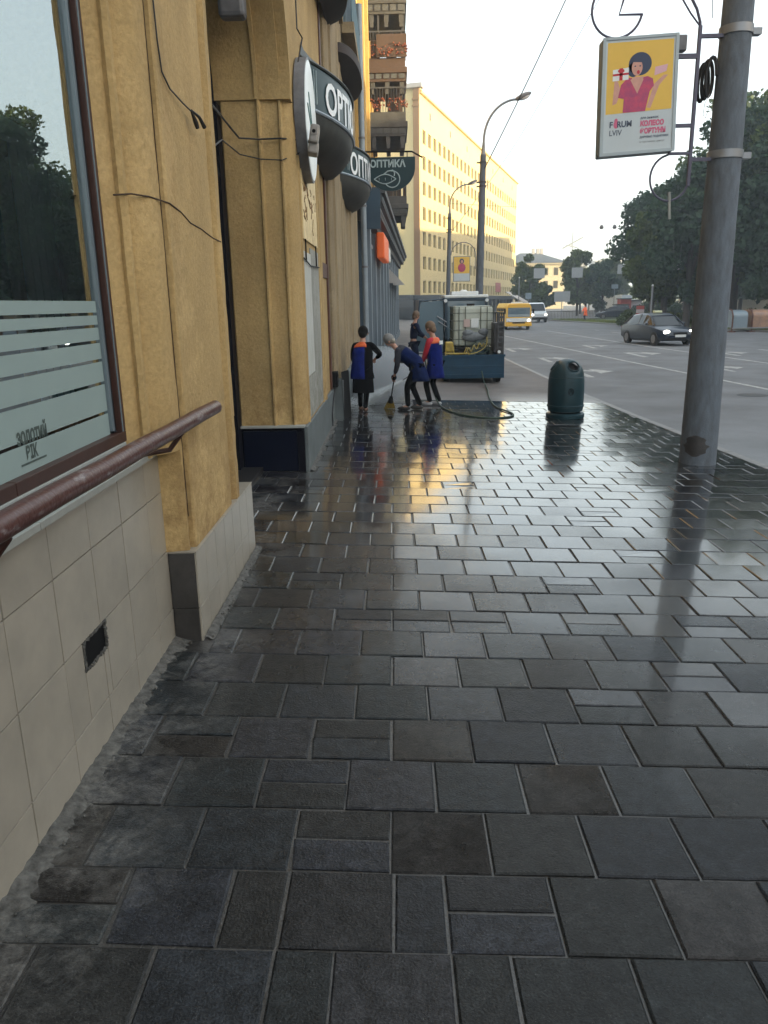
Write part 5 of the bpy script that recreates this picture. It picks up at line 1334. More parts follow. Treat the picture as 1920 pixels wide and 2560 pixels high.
hz_pts = [(2.25, 20.2, .25), (2.28, 19.9, .0), (2.22, 18.6, -.06), (2.06, 17.0, -.055), (2.0, 15.6, -.055), (2.10, 15.0, -.055), (2.22, 14.6, -.06), (2.2, 14.25, -.06), (2.0, 13.98, -.055), (1.64, 13.9, -.045), (1.24, 14.15, -.03), (1.0, 14.8, -.022), (.88, 15.5, -.015), (.75, 15.9, .3), (.62, 16.02, .86)]
def smooth_pts(P, it=2):
    for _ in range(it):
        Q = [P[0]]
        for a, b in zip(P, P[1:]): Q += [tuple(a[i]*.75+b[i]*.25 for i in range(3)), tuple(a[i]*.25+b[i]*.75 for i in range(3))]
        P = Q+[P[-1]]
    return P
tag(ob('hose', MB().tube(smooth_pts(hz_pts, 3), .017, 7), M_hose, smooth=True), 'dark hose looping over the wet pavement from the trailer to the cleaners', 'hose')

# ================================================================== TRACTOR AND TRAILER
tl = thing('trailer', 'flat blue box trailer with a rail cage, parked on the pavement', 'trailer', (2.05, 21.6, gz(2)))
x0, x1, ya, yb2 = 1.25, 2.86, 20.4, 23.0
ob('tailgate', MB().box(x0, ya, .05, x1, ya+.05, .63), M_trail, tl, bevel=.008)
ob('tailgate_rib', MB().box(x0+.02, ya-.02, .33, x1-.02, ya-.001, .38).box(x0+.02, ya-.02, .12, x1-.02, ya-.001, .16).box(x0-.02, ya-.03, .60, x1+.02, ya-.001, .655), M_trail, tl, bevel=.004)
ob('side_panel', MB().box(x0, ya+.051, .05, x0+.04, yb2, .62), M_trail, tl); ob('side_panel', MB().box(x1-.04, ya+.051, .05, x1, yb2, .62), M_trail, tl)
ob('bed', MB().box(x0+.041, ya+.051, .40, x1-.041, yb2, .45), M_trail, tl)
for sgn, xw_ in ((1, x1-.22), (-1, x0+.05)):
    w = ob('wheel', MB().tube([(xw_, 20.85, .14), (xw_+.17, 20.85, .14)], .235, 20), M_rubber, tl, bevel=.02)
    ob('wheel_rim', MB().tube([(xw_-.01, 20.85, .14), (xw_+.18, 20.85, .14)], .11, 14), M_rim, w)
cg = MB()
for z in (.63, .95, 1.3, 1.68): cg.box(x1-.06, ya, z, x1-.02, yb2, z+.035)
for y in np.arange(ya, yb2, .42): cg.box(x1-.06, y, .63, x1-.02, y+.04, 1.70)
ob('side_cage', cg, M_rail, tl)
cg = MB()
for z in np.arange(.66, 1.7, .13): cg.box(2.68, 20.42, z, x1-.06, 20.44, z+.05)
cg.box(2.66, 20.42, .63, 2.70, 20.46, 1.70).box(2.60, 20.5, .7, 2.84, 21.2, 1.45)
ob('equipment_rack', cg, M_rail, tl, bevel=.01)
ob('tail_lamp', MB().tube([(2.72, 20.40, .72), (2.72, 20.43, .72)], .04, 12), M_white, tl)
ib = thing('water_tank', 'white plastic water tank in a wire cage standing on the trailer', 'tank', (2.1, 21.8, .74))
ob('tank_body', MB().box(1.60, 21.25, .84, 2.64, 22.35, 1.88), M_ibc, ib, bevel=.07)
ob('tank_cap', MB().tube([(2.1, 21.8, 1.88), (2.1, 21.8, 1.94)], .11, 16), M_black, ib)
for xx in (1.575, 1.74, 1.91, 2.32, 2.49, 2.655): ob('cage_bar', MB().tube([(xx, 21.22, .76), (xx, 21.22, 1.86)], .012, 6), M_cage, ib)
for z in (.80, 1.02, 1.26, 1.50, 1.70, 1.865): ob('cage_hoop', MB().tube([(1.57, 22.38, z), (1.57, 21.215, z), (2.66, 21.215, z), (2.66, 22.38, z)], .011, 6), M_cage, ib)
for y in np.arange(21.4, 22.4, .2): ob('cage_bar', MB().tube([(1.575, y, .76), (1.575, y, 1.86)], .012, 6), M_cage, ib)
ob('label_sheet', MB().box(2.06, 21.19, 1.32, 2.26, 21.2, 1.56), M_white, ib)
ob('label_sheet', MB().box(1.86, 21.19, 1.34, 2.03, 21.2, 1.54), mat('label_pink', (.5, .38, .36), .6), ib)
ob('pallet', MB().box(1.56, 21.22, .46, 2.68, 22.4, .56).box(1.56, 21.22, .57, 1.68, 22.4, .74).box(2.06, 21.22, .57, 2.18, 22.4, .74).box(2.56, 21.22, .57, 2.68, 22.4, .74).box(1.56, 21.22, .745, 2.68, 22.4, .80), M_cage, ib)
ob('grey_bag', MB().sphere((2.14, 21.14, 1.08), (.33, .06, .13), 14, 10).sphere((2.38, 21.13, 1.2), (.14, .05, .10), 10, 8).sphere((1.98, 21.13, 1.18), (.16, .05, .09), 10, 8), mat('grey_plastic_sheet', (.20, .22, .24), .3, var=.5, vscale=8), ib, smooth=True)
pm = thing('pressure_pump', 'yellow framed pressure washer pump at the back of the trailer', 'pump', (1.6, 20.8, .45))
ob('frame', MB().tube([(1.34, 20.6, .68), (1.95, 20.6, .68), (1.95, 21.0, .68), (1.34, 21.0, .68), (1.34, 20.6, .68)], .022, 6).tube([(1.34, 20.6, .68), (1.36, 20.6, .95), (1.52, 20.6, .95), (1.56, 20.6, .68)], .018, 6).tube([(1.82, 20.6, .68), (1.89, 20.6, .84), (1.95, 20.6, .68)], .016, 6)
   .tube([(1.34, 20.6, .68), (1.34, 20.6, .46)], .02, 6).tube([(1.95, 20.6, .68), (1.95, 20.6, .46)], .02, 6), M_yel, pm, smooth=True)
ob('canister', MB().box(1.34, 20.65, .72, 1.55, 20.95, .98), M_yel, pm, bevel=.04)
ob('engine', MB().box(1.60, 20.68, .46, 1.88, 20.98, .82).tube([(1.62, 20.62, .70), (1.62, 20.68, .70)], .09, 14), M_black, pm, bevel=.015)
ob('hose_coil', MB().tube([(1.9+.012*t*4, 20.58, .75+.02*t+.06*math.sin(t*2.1)) for t in np.linspace(0, 9, 60)], .014, 6)
   .tube(smooth_pts([(1.95, 20.5, .67), (2.15, 20.5, .70), (2.35, 20.48, .82), (2.42, 20.48, .98), (2.40, 20.5, 1.1)], 2), .014, 6), M_hosey, pm, smooth=True)
ob('green_hose_coil', MB().tube([(2.25+.22*math.cos(t), 20.62, .83+.16*math.sin(t)) for t in np.linspace(0, 18.8, 90)], .014, 6), M_hose, pm, smooth=True)

tc = thing('tractor', 'small dark blue cab tractor with a white roof in front of the trailer', 'tractor', (2.1, 24.2, gz(2)))
cx0, cx1, cy0, cy1 = 1.50, 2.76, 23.45, 24.9
cb = MB()
for (xx, yy_) in ((cx0, cy0), (cx1-.08, cy0), (cx0, cy1-.08), (cx1-.08, cy1-.08)): cb.box(xx, yy_, .35, xx+.08, yy_+.08, 2.02)
cb.box(cx0, cy0, 2.021, cx1, cy1, 2.10).box(cx0, cy0, .35, cx1, cy0+.08, .95).box(cx0+.0, cy1-.08, .35, cx1, cy1, 1.1)
ob('cab_frame', cb, M_cabblue, tc, bevel=.015)
ob('cab_roof', MB().box(cx0-.02, cy0-.02, 2.101, cx1+.02, cy1+.02, 2.19), M_white, tc, bevel=.03); ob('roof_box', MB().box(1.70, 23.6, 2.191, 2.50, 24.5, 2.29).sphere((2.08, 23.9, 2.29), (.12, .12, .05), 10, 6), M_white, tc, bevel=.02)
ob('cab_glass', MB().box(cx0+.085, cy0+.02, .951, cx1-.085, cy0+.03, 2.02), M_glassb, tc)
ob('cab_glass', MB().box(cx0+.085, cy1-.05, 1.101, cx1-.085, cy1-.04, 2.02).box(cx1-.05, cy0+.085, .95, cx1-.04, cy1-.085, 2.02), M_glassb, tc)
for xx in (cx0+.02, cx1-.03): ob('work_light', MB().tube([(xx, cy0-.06, 2.03), (xx, cy0-.01, 2.03)], .05, 14), mat('work_light_glass', (.7, .74, .78), .2), tc)
dd = ob('open_door', MB().tube([(1.48, 23.5, .5), (.66, 23.05, .55), (.62, 23.0, 1.0), (.76, 23.08, 2.04), (1.48, 23.5, 2.08)], .025, 6), M_cabblue, tc)
ob('door_glass', MB().add([(1.46, 23.49, .55), (.68, 23.06, .6), (.64, 23.01, 1.0), (.78, 23.09, 2.0), (1.46, 23.49, 2.04)], [(0, 1, 2, 3, 4)]), M_glassb, dd)
ob('bonnet', MB().box(1.70, 24.91, .5, 2.55, 26.4, 1.22), M_cabblue, tc, bevel=.06)
for (xx, yy_, rr_, w_) in ((1.28, 24.1, .52, .26), (2.72, 24.1, .52, .26), (1.42, 26.0, .36, .2), (2.64, 26.0, .36, .2)):
    w = ob('wheel', MB().tube([(xx, yy_, rr_+gz(xx)), (xx+w_, yy_, rr_+gz(xx))], rr_, 22), M_rubber, tc, bevel=.03)
    ob('wheel_rim', MB().tube([(xx-.01, yy_, rr_+gz(xx)), (xx+w_+.01, yy_, rr_+gz(xx))], rr_*.5, 16), M_rim, w)
ob('fender', MB().box(1.22, 23.55, 1.0, 1.49, 24.7, 1.05), M_cabblue, tc, bevel=.02)
ob('grab_rail', MB().tube([(1.22, 23.4, 1.62), (1.55, 23.38, 1.42)], .02, 6).tube([(1.3, 23.4, 1.45), (1.56, 23.38, 1.28)], .014, 6), M_steel, tc)
ob('seat', MB().box(1.85, 23.9, .7, 2.35, 24.3, .85).box(1.85, 23.8, .85, 2.35, 23.9, 1.4), M_black, tc, bevel=.03)

# ================================================================== VEHICLES
def loft(mb, st, sec):
    """st: list of stations, sec(station)-> list of points (closed ring)"""
    rings = [sec(s) for s in st]; n = len(rings[0]); vs = [p for q in rings for p in q]
    fs = [(i*n+k, i*n+(k+1) % n, (i+1)*n+(k+1) % n, (i+1)*n+k) for i in range(len(rings)-1) for k in range(n)]
    fs += [tuple(range(n)), tuple((len(rings)-1)*n+k for k in range(n))]
    return mb.add(vs, fs)
def make_car(loc, heading, label, paint, lights=True, taxi=False, suv=0.0, s=1.0, cat='car', group=None):
    t = thing('parked_car' if not lights else 'moving_car', label, cat, loc, heading, group); t.scale = (s,)*3
    st = [(-2.15, .40, .62, .66), (-2.10, .26, .88, .80), (-1.7, .2, .96, .85), (-.9, .18, .96, .87), (.2, .18, .94, .87), (.85, .18, .90, .87), (1.4, .2, .82, .85), (1.9, .22, .74, .80), (2.12, .30, .64, .70), (2.18, .38, .52, .60)]
    def sec(q):
        x, zb, zt, hw = q; zt += suv; zm = zb+(zt-zb)*.55
        return [(x, y, z) for y, z in ((-hw*.86, zb), (-hw*.98, zb+.10), (-hw, zm), (-hw*.95, zt-.05), (-hw*.82, zt), (0, zt+.02), (hw*.82, zt), (hw*.95, zt-.05), (hw, zm), (hw*.98, zb+.10), (hw*.86, zb))]
    ob('body', loft(MB(), st, sec), paint, t, smooth=True, world_coords=False, bevel=0)
    gs = [(-1.95, .90, .92, .70), (-1.25, .92, 1.36, .66), (-.6, .93, 1.43, .66), (.1, .92, 1.42, .66), (.45, .91, 1.34, .66), (1.12, .86, .89, .70)]
    def gsec(q, e=0):
        x, zb, zt, hw = q; zb += suv; zt += suv; hb = .80 if zt > 1.0+suv else .76
        return [(x, -hb-e, zb), (x, -hw*.92-e, zt-.05), (x, -hw*.8, zt+e), (x, hw*.8, zt+e), (x, hw*.92+e, zt-.05), (x, hb+e, zb)]
    ob('windows', loft(MB(), gs, gsec), M_glass, t, smooth=False, world_coords=False)
    rf = MB(); rs_ = [(-1.35, .92, 1.33, .66), (-.6, .93, 1.43, .66), (.1, .92, 1.42, .66), (.5, .91, 1.33, .66)]
    loft(rf, rs_, lambda q: [(q[0], y, z+suv) for y, z in ((-q[3]*.90, q[2]-.045), (-q[3]*.8, q[2]+.012), (q[3]*.8, q[2]+.012), (q[3]*.90, q[2]-.045), (q[3]*.6, q[2]-.05), (-q[3]*.6, q[2]-.05))])
    for sg in (1, -1):
        for (xa, za, xb, zb2) in ((1.08, .90, .47, 1.33), (-.35, .93, -.38, 1.41), (-1.85, .93, -1.3, 1.33)):
            rf.tube([(xa, sg*.775, za+suv), (xb, sg*.60, zb2+suv)], .028, 5)
    ob('roof', rf, paint, t, smooth=True, world_coords=False)
    for x in (1.35, -1.32):
        for sg in (1, -1):
            w = ob('wheel', MB().tube([(x, sg*.70, .31), (x, sg*.88, .31)], .315, 20), M_rubber, t, world_coords=False, bevel=.02)
            ob('wheel_rim', MB().tube([(x, sg*.69, .31), (x, sg*.895, .31)], .19, 14), M_rim, w, world_coords=False)
    for sg in (1, -1):
        ob('headlight', MB().sphere((2.06, sg*.62, .63+suv*.7), (.10, .16, .085), 12, 8), M_lamp if lights else M_glassb, t, smooth=True, world_coords=False)
        ob('mirror', MB().sphere((.75, sg*.93, .98+suv), (.07, .10, .06), 8, 6), paint, t, smooth=True, world_coords=False)
        ob('tail_light', MB().box(-2.14, sg*.62-.14, .70+suv*.8, -2.09, sg*.62+.14, .82+suv*.8), M_lips, t, world_coords=False)
    ob('grille', MB().box(2.12, -.34, .50+suv*.5, 2.185, .34, .62+suv*.5).box(2.10, -.62, .27, 2.17, .62, .38), M_black, t, world_coords=False, bevel=.01)
    ob('number_plate', MB().box(2.186, -.26, .40, 2.20, .26, .51), M_plate, t, world_coords=False)
    if taxi: ob('roof_sign', MB().box(-.15, -.20, 1.445, .05, .20, 1.55), M_taxi, t, world_coords=False, bevel=.03)
    return t
make_car((13.35, 40.3, ROADZ), R(-80), 'dark blue car with lit headlights and a roof sign driving towards the camera', M_car, taxi=True, s=1.06)
make_car((25.5, 92, ROADZ), R(170), 'dark car waiting beyond the verge behind the road worker', M_car, lights=False)

def make_bus(loc, rz, label):
    t = thing('minibus', label, 'bus', loc, rz)
    W, Hh, L_ = 1.03, 2.05, 6.0
    st = [(L_/2, .98), (L_/2-.12, 1.0), (0, 1.), (-L_/2, 1.)]
    def sec(q):
        x, k = q; w = W*k
        return [(x, -w, .30), (x, -w, 1.0), (x, -w*.96, 1.75), (x, -w*.80, Hh*k), (x, w*.80, Hh*k), (x, w*.96, 1.75), (x, w, 1.0), (x, w, .30)]
    ob('body', loft(MB(), st, sec), M_bus, t, world_coords=False, smooth=False, bevel=.04)
    ob('windscreen', MB().add([(3.02, -.86, 1.02), (3.02, .86, 1.02), (2.985, .80, 1.70), (2.985, -.80, 1.70)], [(0, 1, 2, 3)]).box(2.9, -.87, 1.0, 3.01, .87, 1.72), M_glassb, t, world_coords=False)
    ob('front_band', MB().box(3.005, -1.0, .62, 3.03, 1.0, .92), M_white, t, world_coords=False, bevel=.01)
    ob('bumper', MB().box(2.98, -1.03, .28, 3.06, 1.03, .48), M_bus, t, world_coords=False, bevel=.02)
    ob('grille', MB().box(3.005, -.5, .50, 3.035, .5, .60), M_black, t, world_coords=False)
    for sg in (1, -1):
        ob('headlight', MB().sphere((3.02, sg*.80, .74), (.05, .13, .09), 10, 6), M_lampw if sg > 0 else M_trash, t, smooth=True, world_coords=False)
        ob('mirror', MB().box(3.0, sg*1.12-.07, 1.25, 3.08, sg*1.12+.07, 1.6), M_black, t, world_coords=False, bevel=.02)
        for k in range(5): ob('side_window', MB().box(-2.6+1.05*k, sg*.995-.012, 1.08, -1.7+1.05*k, sg*.995+.012, 1.66), M_glass, t, world_coords=False)
    for x in (2.0, -1.9):
        for sg in (1, -1): ob('wheel', MB().tube([(x, sg*.78, .36), (x, sg*.99, .36)], .36, 18), M_rubber, t, world_coords=False, bevel=.02)
    ob('roof_hatch', MB().box(1.2, -.4, 2.04, 2.4, .4, 2.14), M_white, t, world_coords=False, bevel=.03)
    return t
make_bus((9.9, 66, ROADZ), R(-90), 'yellow minibus with a white band driving towards the camera')
def make_van(loc, rz, label, lights=True, s=1.0, group=None):
    t = thing('van', label, 'van', loc, rz, group); t.scale = (s,)*3
    st = [(2.4, .35, .85, .84), (2.3, .30, 1.05, .90), (1.65, .28, 1.15, .93), (1.0, .28, 1.92, .90), (.6, .28, 2.0, .93), (-2.4, .28, 2.0, .93)]
    ob('body', loft(MB(), st, lambda q: [(q[0], -q[3], q[1]), (q[0], -q[3], 1.0 if q[2] > 1.1 else q[2]*.8), (q[0], -q[3]*.86, q[2]), (q[0], q[3]*.86, q[2]), (q[0], q[3], 1.0 if q[2] > 1.1 else q[2]*.8), (q[0], q[3], q[1])]), M_vanw, t, world_coords=False, bevel=.03)
    ob('windscreen', MB().add([(1.66, -.78, 1.17), (1.66, .78, 1.17), (1.03, .70, 1.90), (1.03, -.70, 1.90)], [(0, 1, 2, 3)]).add([(1.67, -.78, 1.19), (1.67, .78, 1.19), (1.05, .70, 1.89), (1.05, -.70, 1.89)], [(0, 1, 2, 3)]), M_glass, t, world_coords=False)
    for sg in (1, -1):
        ob('side_window', MB().box(.1, sg*.915-.02, 1.15, .95, sg*.915+.02, 1.7), M_glass, t, world_coords=False)
        ob('headlight', MB().sphere((2.36, sg*.68, .78), (.07, .17, .11), 10, 6), M_lampw if lights else M_glassb, t, smooth=True, world_coords=False)
        for x in (1.6, -1.6): ob('wheel', MB().tube([(x, sg*.72, .34), (x, sg*.93, .34)], .34, 16), M_rubber, t, world_coords=False)
    ob('bumper', MB().box(2.38, -.88, .30, 2.47, .88, .55), M_black, t, world_coords=False, bevel=.02)
    return t
make_van((15.0, 85, ROADZ), R(-88), 'white van with lit headlights following the yellow minibus')
def make_truck(loc, rz, label):
    t = thing('box_truck', label, 'truck', loc, rz, 'white box trucks parked beyond the junction')
    ob('cargo_box', MB().box(-2.6, -1.05, .85, 1.0, 1.05, 2.75), M_vanw, t, world_coords=False, bevel=.04)
    ob('cab', MB().box(1.1, -.95, .5, 2.6, .95, 2.1), M_vanw, t, world_coords=False, bevel=.15)
    ob('windscreen', MB().box(2.5, -.8, 1.25, 2.62, .8, 1.9), M_glass, t, world_coords=False)
    ob('chassis', MB().box(-2.6, -.5, .5, 2.5, .5, .84), M_black, t, world_coords=False)
    for x in (1.8, -1.6):
        for sg in (1, -1): ob('wheel', MB().tube([(x, sg*.7, .42), (x, sg*.98, .42)], .42, 14), M_rubber, t, world_coords=False)
    return t
make_truck((34.6, 130, ROADZ), R(-75), 'white box truck, the left one of two parked beyond the junction')
make_truck((33.9, 119, ROADZ), R(-60), 'white box truck, the right one of two parked beyond the junction')

# ================================================================== TREES
def leaves(name, clumps, per, size, m_, parent, seed, world=True):
    g_ = np.random.default_rng(seed); C = []; S = []
    for (c, rad, w) in clumps:
        k = max(6, int(per*w)); d = g_.normal(size=(k, 3)); d /= np.linalg.norm(d, axis=1)[:, None]
        rr_ = rad*(g_.random(k)[:, None]**.38); C.append(np.array(c)+d*rr_*np.array([1, 1, .8])); S.append(np.full(k, size)*g_.uniform(.6, 1.35, k))
    C = np.concatenate(C); S = np.concatenate(S); n = len(C)
    a = g_.normal(size=(n, 3)); a /= np.linalg.norm(a, axis=1)[:, None]; b = np.cross(a, g_.normal(size=(n, 3))); b /= np.linalg.norm(b, axis=1)[:, None]
    a *= S[:, None]*.5; b *= S[:, None]*.36
    V = np.stack([C-a, C+b*.9+a*.1, C+a, C-b*.9+a*.1], 1).reshape(-1, 3)
    if parent is not None and world: V = V-np.array(parent.location)
    me = bpy.data.meshes.new(name); me.vertices.add(4*n); me.vertices.foreach_set('co', V.astype(np.float32).ravel())
    me.loops.add(4*n); me.loops.foreach_set('vertex_index', np.arange(4*n, dtype=np.int32)); me.polygons.add(n)
    me.polygons.foreach_set('loop_start', np.arange(0, 4*n, 4, dtype=np.int32)); me.update(); me.validate()
    me.materials.append(m_); o = bpy.data.objects.new(name, me); COL.objects.link(o)
    if parent is not None: o.parent = parent; WM[o.name] = WM[parent.name]
    return o
def tree(x, y, h, rad, label, m_=None, seed=1, trunk=.25, base=None, per=260, size=.34, cl=26, z0=ROADZ, cb=.25, group=None, cat='tree'):
    t = thing('leafy_tree', label, cat, (x, y, z0), group=group); rr_ = random.Random(seed)
    mb = MB(); mb.tube([(x, y, z0-.2), (x+rr_.uniform(-.1, .1), y, z0+h*.25), (x+rr_.uniform(-.3, .3), y+rr_.uniform(-.3, .3), z0+h*.55), (x, y, z0+h*.8)], [trunk, trunk*.8, trunk*.5, trunk*.15], 8)
    cz = z0+h*(cb+(1-cb)/2); hz_ = h*(1-cb)/2; clumps = []
    for k in range(cl):
        while True:
            p = [rr_.uniform(-1, 1) for _ in range(3)]; q = math.sqrt(sum(v*v for v in p))
            if .35 < q < 1: break
        wz = 1-.25*max(0, p[2]); c = (x+p[0]*rad*.82*wz, y+p[1]*rad*.82*wz, cz+p[2]*hz_*.88)
        w = rr_.uniform(.5, 1.3); clumps.append((c, rad*.34*w**.5, w))
        if k % 3 == 0: mb.tube([(x, y, z0+h*rr_.uniform(.25, .5)), ((x+c[0])/2, (y+c[1])/2, (c[2]+z0+h*.45)/2+.3), c], [trunk*.35, trunk*.2, .02], 5)
    ob('trunk', mb, M_bark, t, smooth=True)
    leaves('crown', clumps, per, size, m_ or M_leaf, t, seed)
    return t
GT = 'dark roadside trees on the right'
rtrees = [(22.3, 66, 10.4, 3.5), (22.2, 60.5, 12.6, 3.9), (24.9, 59.5, 15.6, 4.8), (28.5, 67, 19, 5.4), (24.5, 76, 12.2, 4.2), (28.8, 76, 15.5, 4.8), (29.5, 60, 19, 5.4), (26.8, 55.8, 12.0, 3.6)]
lab = ['leftmost dark tree of the right hand roadside mass', 'dark rounded tree just left of the concrete pole top', 'tall dark tree directly behind the concrete pole', 'tall dark tree behind the pole, farther back',
       'small dark tree behind the leftmost roadside tree', 'dark tree filling the gap behind the hanging sign', 'tallest dark tree at the right picture edge', 'lower dark tree above the arched market panels']
for i, ((x, y, h, rd_), lb) in enumerate(zip(rtrees, lab)):
    tree(x, y, h, rd_, lb, M_leaf if i % 3 else M_leaf2, seed=40+i, trunk=.3, per=420, size=.40, cl=34, cb=.14, group=GT)
for i, (x, y, h, rd_, m_, lb) in enumerate([
    (23.6, 146, 8.6, 2.6, M_leaf2, 'green tree standing right beside the yellow office block corner'), (27, 150, 5.0, 2.4, M_leaf2, 'low green tree in front of the blue roofed house'),
    (29.9, 128, 8.2, 2.9, M_leaf2, 'rounded green tree in the middle of the background'), (33.2, 130, 7.0, 2.4, M_leaf2, 'slim green tree just right of the rounded background tree'),
    (41.5, 170, 9.0, 3.0, M_leaf3, 'sunlit yellow green tree in the centre distance'), (46.5, 165, 9.5, 3.6, M_leaf2, 'bluish green tree right of the sunlit distant tree'),
    (31.5, 95, 5.0, 2.0, M_leaf3, 'small bright green tree beyond the junction'), (52, 190, 11, 4.5, M_leaf2, 'far tree at the end of the road'), (62, 230, 12, 5, M_leaf2, 'far tree behind the white trucks'), (19.2, 113, 8.8, 2.6, M_leaf2, 'low green tree behind the white van'), (22.0, 118, 5.0, 2.2, M_leaf2, 'green tree behind the small pale blue sign'), (26.2, 114, 9.2, 2.9, M_leaf2, 'full green tree behind the grey sign board'), (29.2, 112, 8.0, 2.7, M_leaf, 'darker green tree left of the parked trucks'), (33.6, 140, 7.8, 3.0, M_leaf3, 'bright green tree above the parked trucks'), (37.5, 140, 9.5, 3.6, M_leaf2, 'green tree right of the parked trucks'), (31.8, 98, 6.5, 2.6, M_leaf2, 'green tree left of the roadside mass'), (41, 128, 10, 4, M_leaf, 'dark green tree behind the street kiosks')]):
    tree(x, y, h, rd_, lb, m_, seed=80+i, trunk=.18, per=230, size=.42, cl=20, cb=.12, group='green trees in the background')
for i, (x, y, h, lb) in enumerate(((47, 84, 19, 'tall tree in the rear row on the right, nearest'), (47.5, 93, 17, 'tall tree in the rear row on the right, second'), (48, 102, 19.5, 'tall tree in the rear row on the right, third'),
        (48, 111, 17.5, 'tall tree in the rear row on the right, fourth'), (48, 121, 18.5, 'tall tree in the rear row on the right, fifth'), (50, 133, 17.5, 'tall tree in the rear row on the right, farthest'), (53, 146, 18.5, 'tall tree beyond the rear row on the right'), (57, 158, 18, 'last tall tree beyond the rear row on the right'))):
    tree(x, y, h, 5.6, lb, M_leaf, seed=140+i, trunk=.3, per=420, size=.62, cl=30, cb=.06, group='rear row of tall trees')
def bush(x, y, w, h, label, m_, seed, per=300):
    t = thing('roadside_bush', label, 'bush', (x, y, ROADZ), group='bushes on the verge'); rr_ = random.Random(seed)
    cl_ = [((x+rr_.uniform(-w, w), y+rr_.uniform(-.8, .8), ROADZ+rr_.uniform(.2, h*.75)), h*.4, rr_.uniform(.6, 1.2)) for _ in range(12)]
    leaves('foliage', cl_, per, .20, m_, t, seed)
    st = MB()
    for k in range(8): st.tube([(x+rr_.uniform(-w*.4, w*.4), y, ROADZ-.1), (x+rr_.uniform(-w, w), y+rr_.uniform(-.5, .5), ROADZ+h*.8)], .02, 4)
    ob('stems', st, M_bark, t)
bush(20.8, 68, 1.5, 1.3, 'dark green bush at the left end of the verge', M_leaf2, 5); bush(23.6, 66.5, 1.3, 1.1, 'pale leaved low bush behind the dark blue car', M_leaf3, 6); bush(26.8, 64, 1.6, 1.4, 'bush on the verge beside the concrete pole', M_leaf2, 7)
for i, (x, y, w) in enumerate(((30.5, 60, 2.6), (34, 56, 2.6), (27.5, 84, 2.5), (31, 82, 2.5))): bush(x, y, w, 1.9, ['dark hedge bush behind the arched panels', 'dark hedge bush at the right edge behind the arched panels', 'bush at the foot of the trees, left', 'bush at the foot of the trees, right'][i], M_leaf, 20+i)
vg = MB(); P_ = [(17.5, 90), (20.5, 65), (24, 50.5), (45, 47), (70, 60), (60, 140), (24, 95)]
vg.add([(x, y, ROADZ+.06) for x, y in P_], [tuple(range(7))]); ob('grass_verge', vg, M_grass, kind='structure')
vk = MB()
for a, b in zip(P_[:3]+[P_[3]], P_[1:4]): vk.add([(a[0]-.1, a[1], ROADZ-.05), (a[0]+.1, a[1], ROADZ-.05), (b[0]+.1, b[1], ROADZ-.05), (b[0]-.1, b[1], ROADZ-.05), (a[0]-.1, a[1], ROADZ+.12), (a[0]+.1, a[1], ROADZ+.12), (b[0]+.1, b[1], ROADZ+.12), (b[0]-.1, b[1], ROADZ+.12)], BF)
ob('verge_kerb', vk, M_kerb, kind='structure')
gr_ = MB(); rr = random.Random(15)
for _ in range(2500):
    t = rr.random(); x = 17.6+(24-17.6)*t+rr.uniform(0, 3); y = 90+(50.5-90)*t+rr.uniform(-.3, 1); hgt = rr.uniform(.08, .3)
    gr_.add([(x, y, ROADZ+.05), (x+.04, y, ROADZ+.05), (x+rr.uniform(-.08, .12), y+rr.uniform(-.05, .05), ROADZ+.05+hgt)], [(0, 1, 2)])
ob('grass', gr_, M_leaf3, kind='stuff')
# fence on the verge
fn = thing('verge_fence', 'low dark pedestrian fence along the far verge', 'fence', (17.5, 91, ROADZ)); fm = MB()
for k in range(60):
    x, y = 17.0+.16*k, 91-.05*k; fm.tube([(x, y, ROADZ), (x, y, ROADZ+1.0)], .018, 4)
fm.tube([(17, 91, ROADZ+1.0), (26.5, 88, ROADZ+1.0)], .03, 5); fm.tube([(17, 91, ROADZ+.15), (26.5, 88, ROADZ+.15)], .03, 5)
ob('fence_bars', fm, M_rail, fn)
# arched orange and blue panels by the right hand kerb
sg = thing('arched_shelter', 'row of arched orange and blue panels on frames across the road at the right edge', 'shelter', (23.6, 52.3, ROADZ))
for k in range(5):
    x0_ = 22.15+1.28*k; w_ = .95 if k == 0 else 1.2
    prof = [(0, .28), (0, 1.0)]+[(.55-.55*math.cos(math.pi/2*q/6), 1.0+.36*math.sin(math.pi/2*q/6)) for q in range(1, 7)]+[(1.4, 1.40), (1.4, .28)]
    mb = MB(); vs = [(x0_, 52+a, ROADZ+b) for a, b in prof]+[(x0_+w_, 52+a, ROADZ+b) for a, b in prof]; n = len(prof)
    ob('arched_panel', mb.add(vs, [(i, (i+1) % n, n+(i+1) % n, n+i) for i in range(n)]+[tuple(range(n)), tuple(range(n, 2*n))]), M_sheltb if k == 0 else M_shelt, sg)
    ob('post', MB().tube([(x0_-.04, 51.97, ROADZ), (x0_-.04, 51.97, ROADZ+1.05), (x0_-.04, 52.2, ROADZ+1.38), (x0_-.04, 52.6, ROADZ+1.45)], .05, 6).box(x0_-.25, 51.8, ROADZ+.0, x0_+.15, 52.2, ROADZ+.06), M_redwood, sg)
ob('base_rail', MB().box(22.1, 51.9, ROADZ+.22, 28.5, 51.98, ROADZ+.29), M_steel, sg)

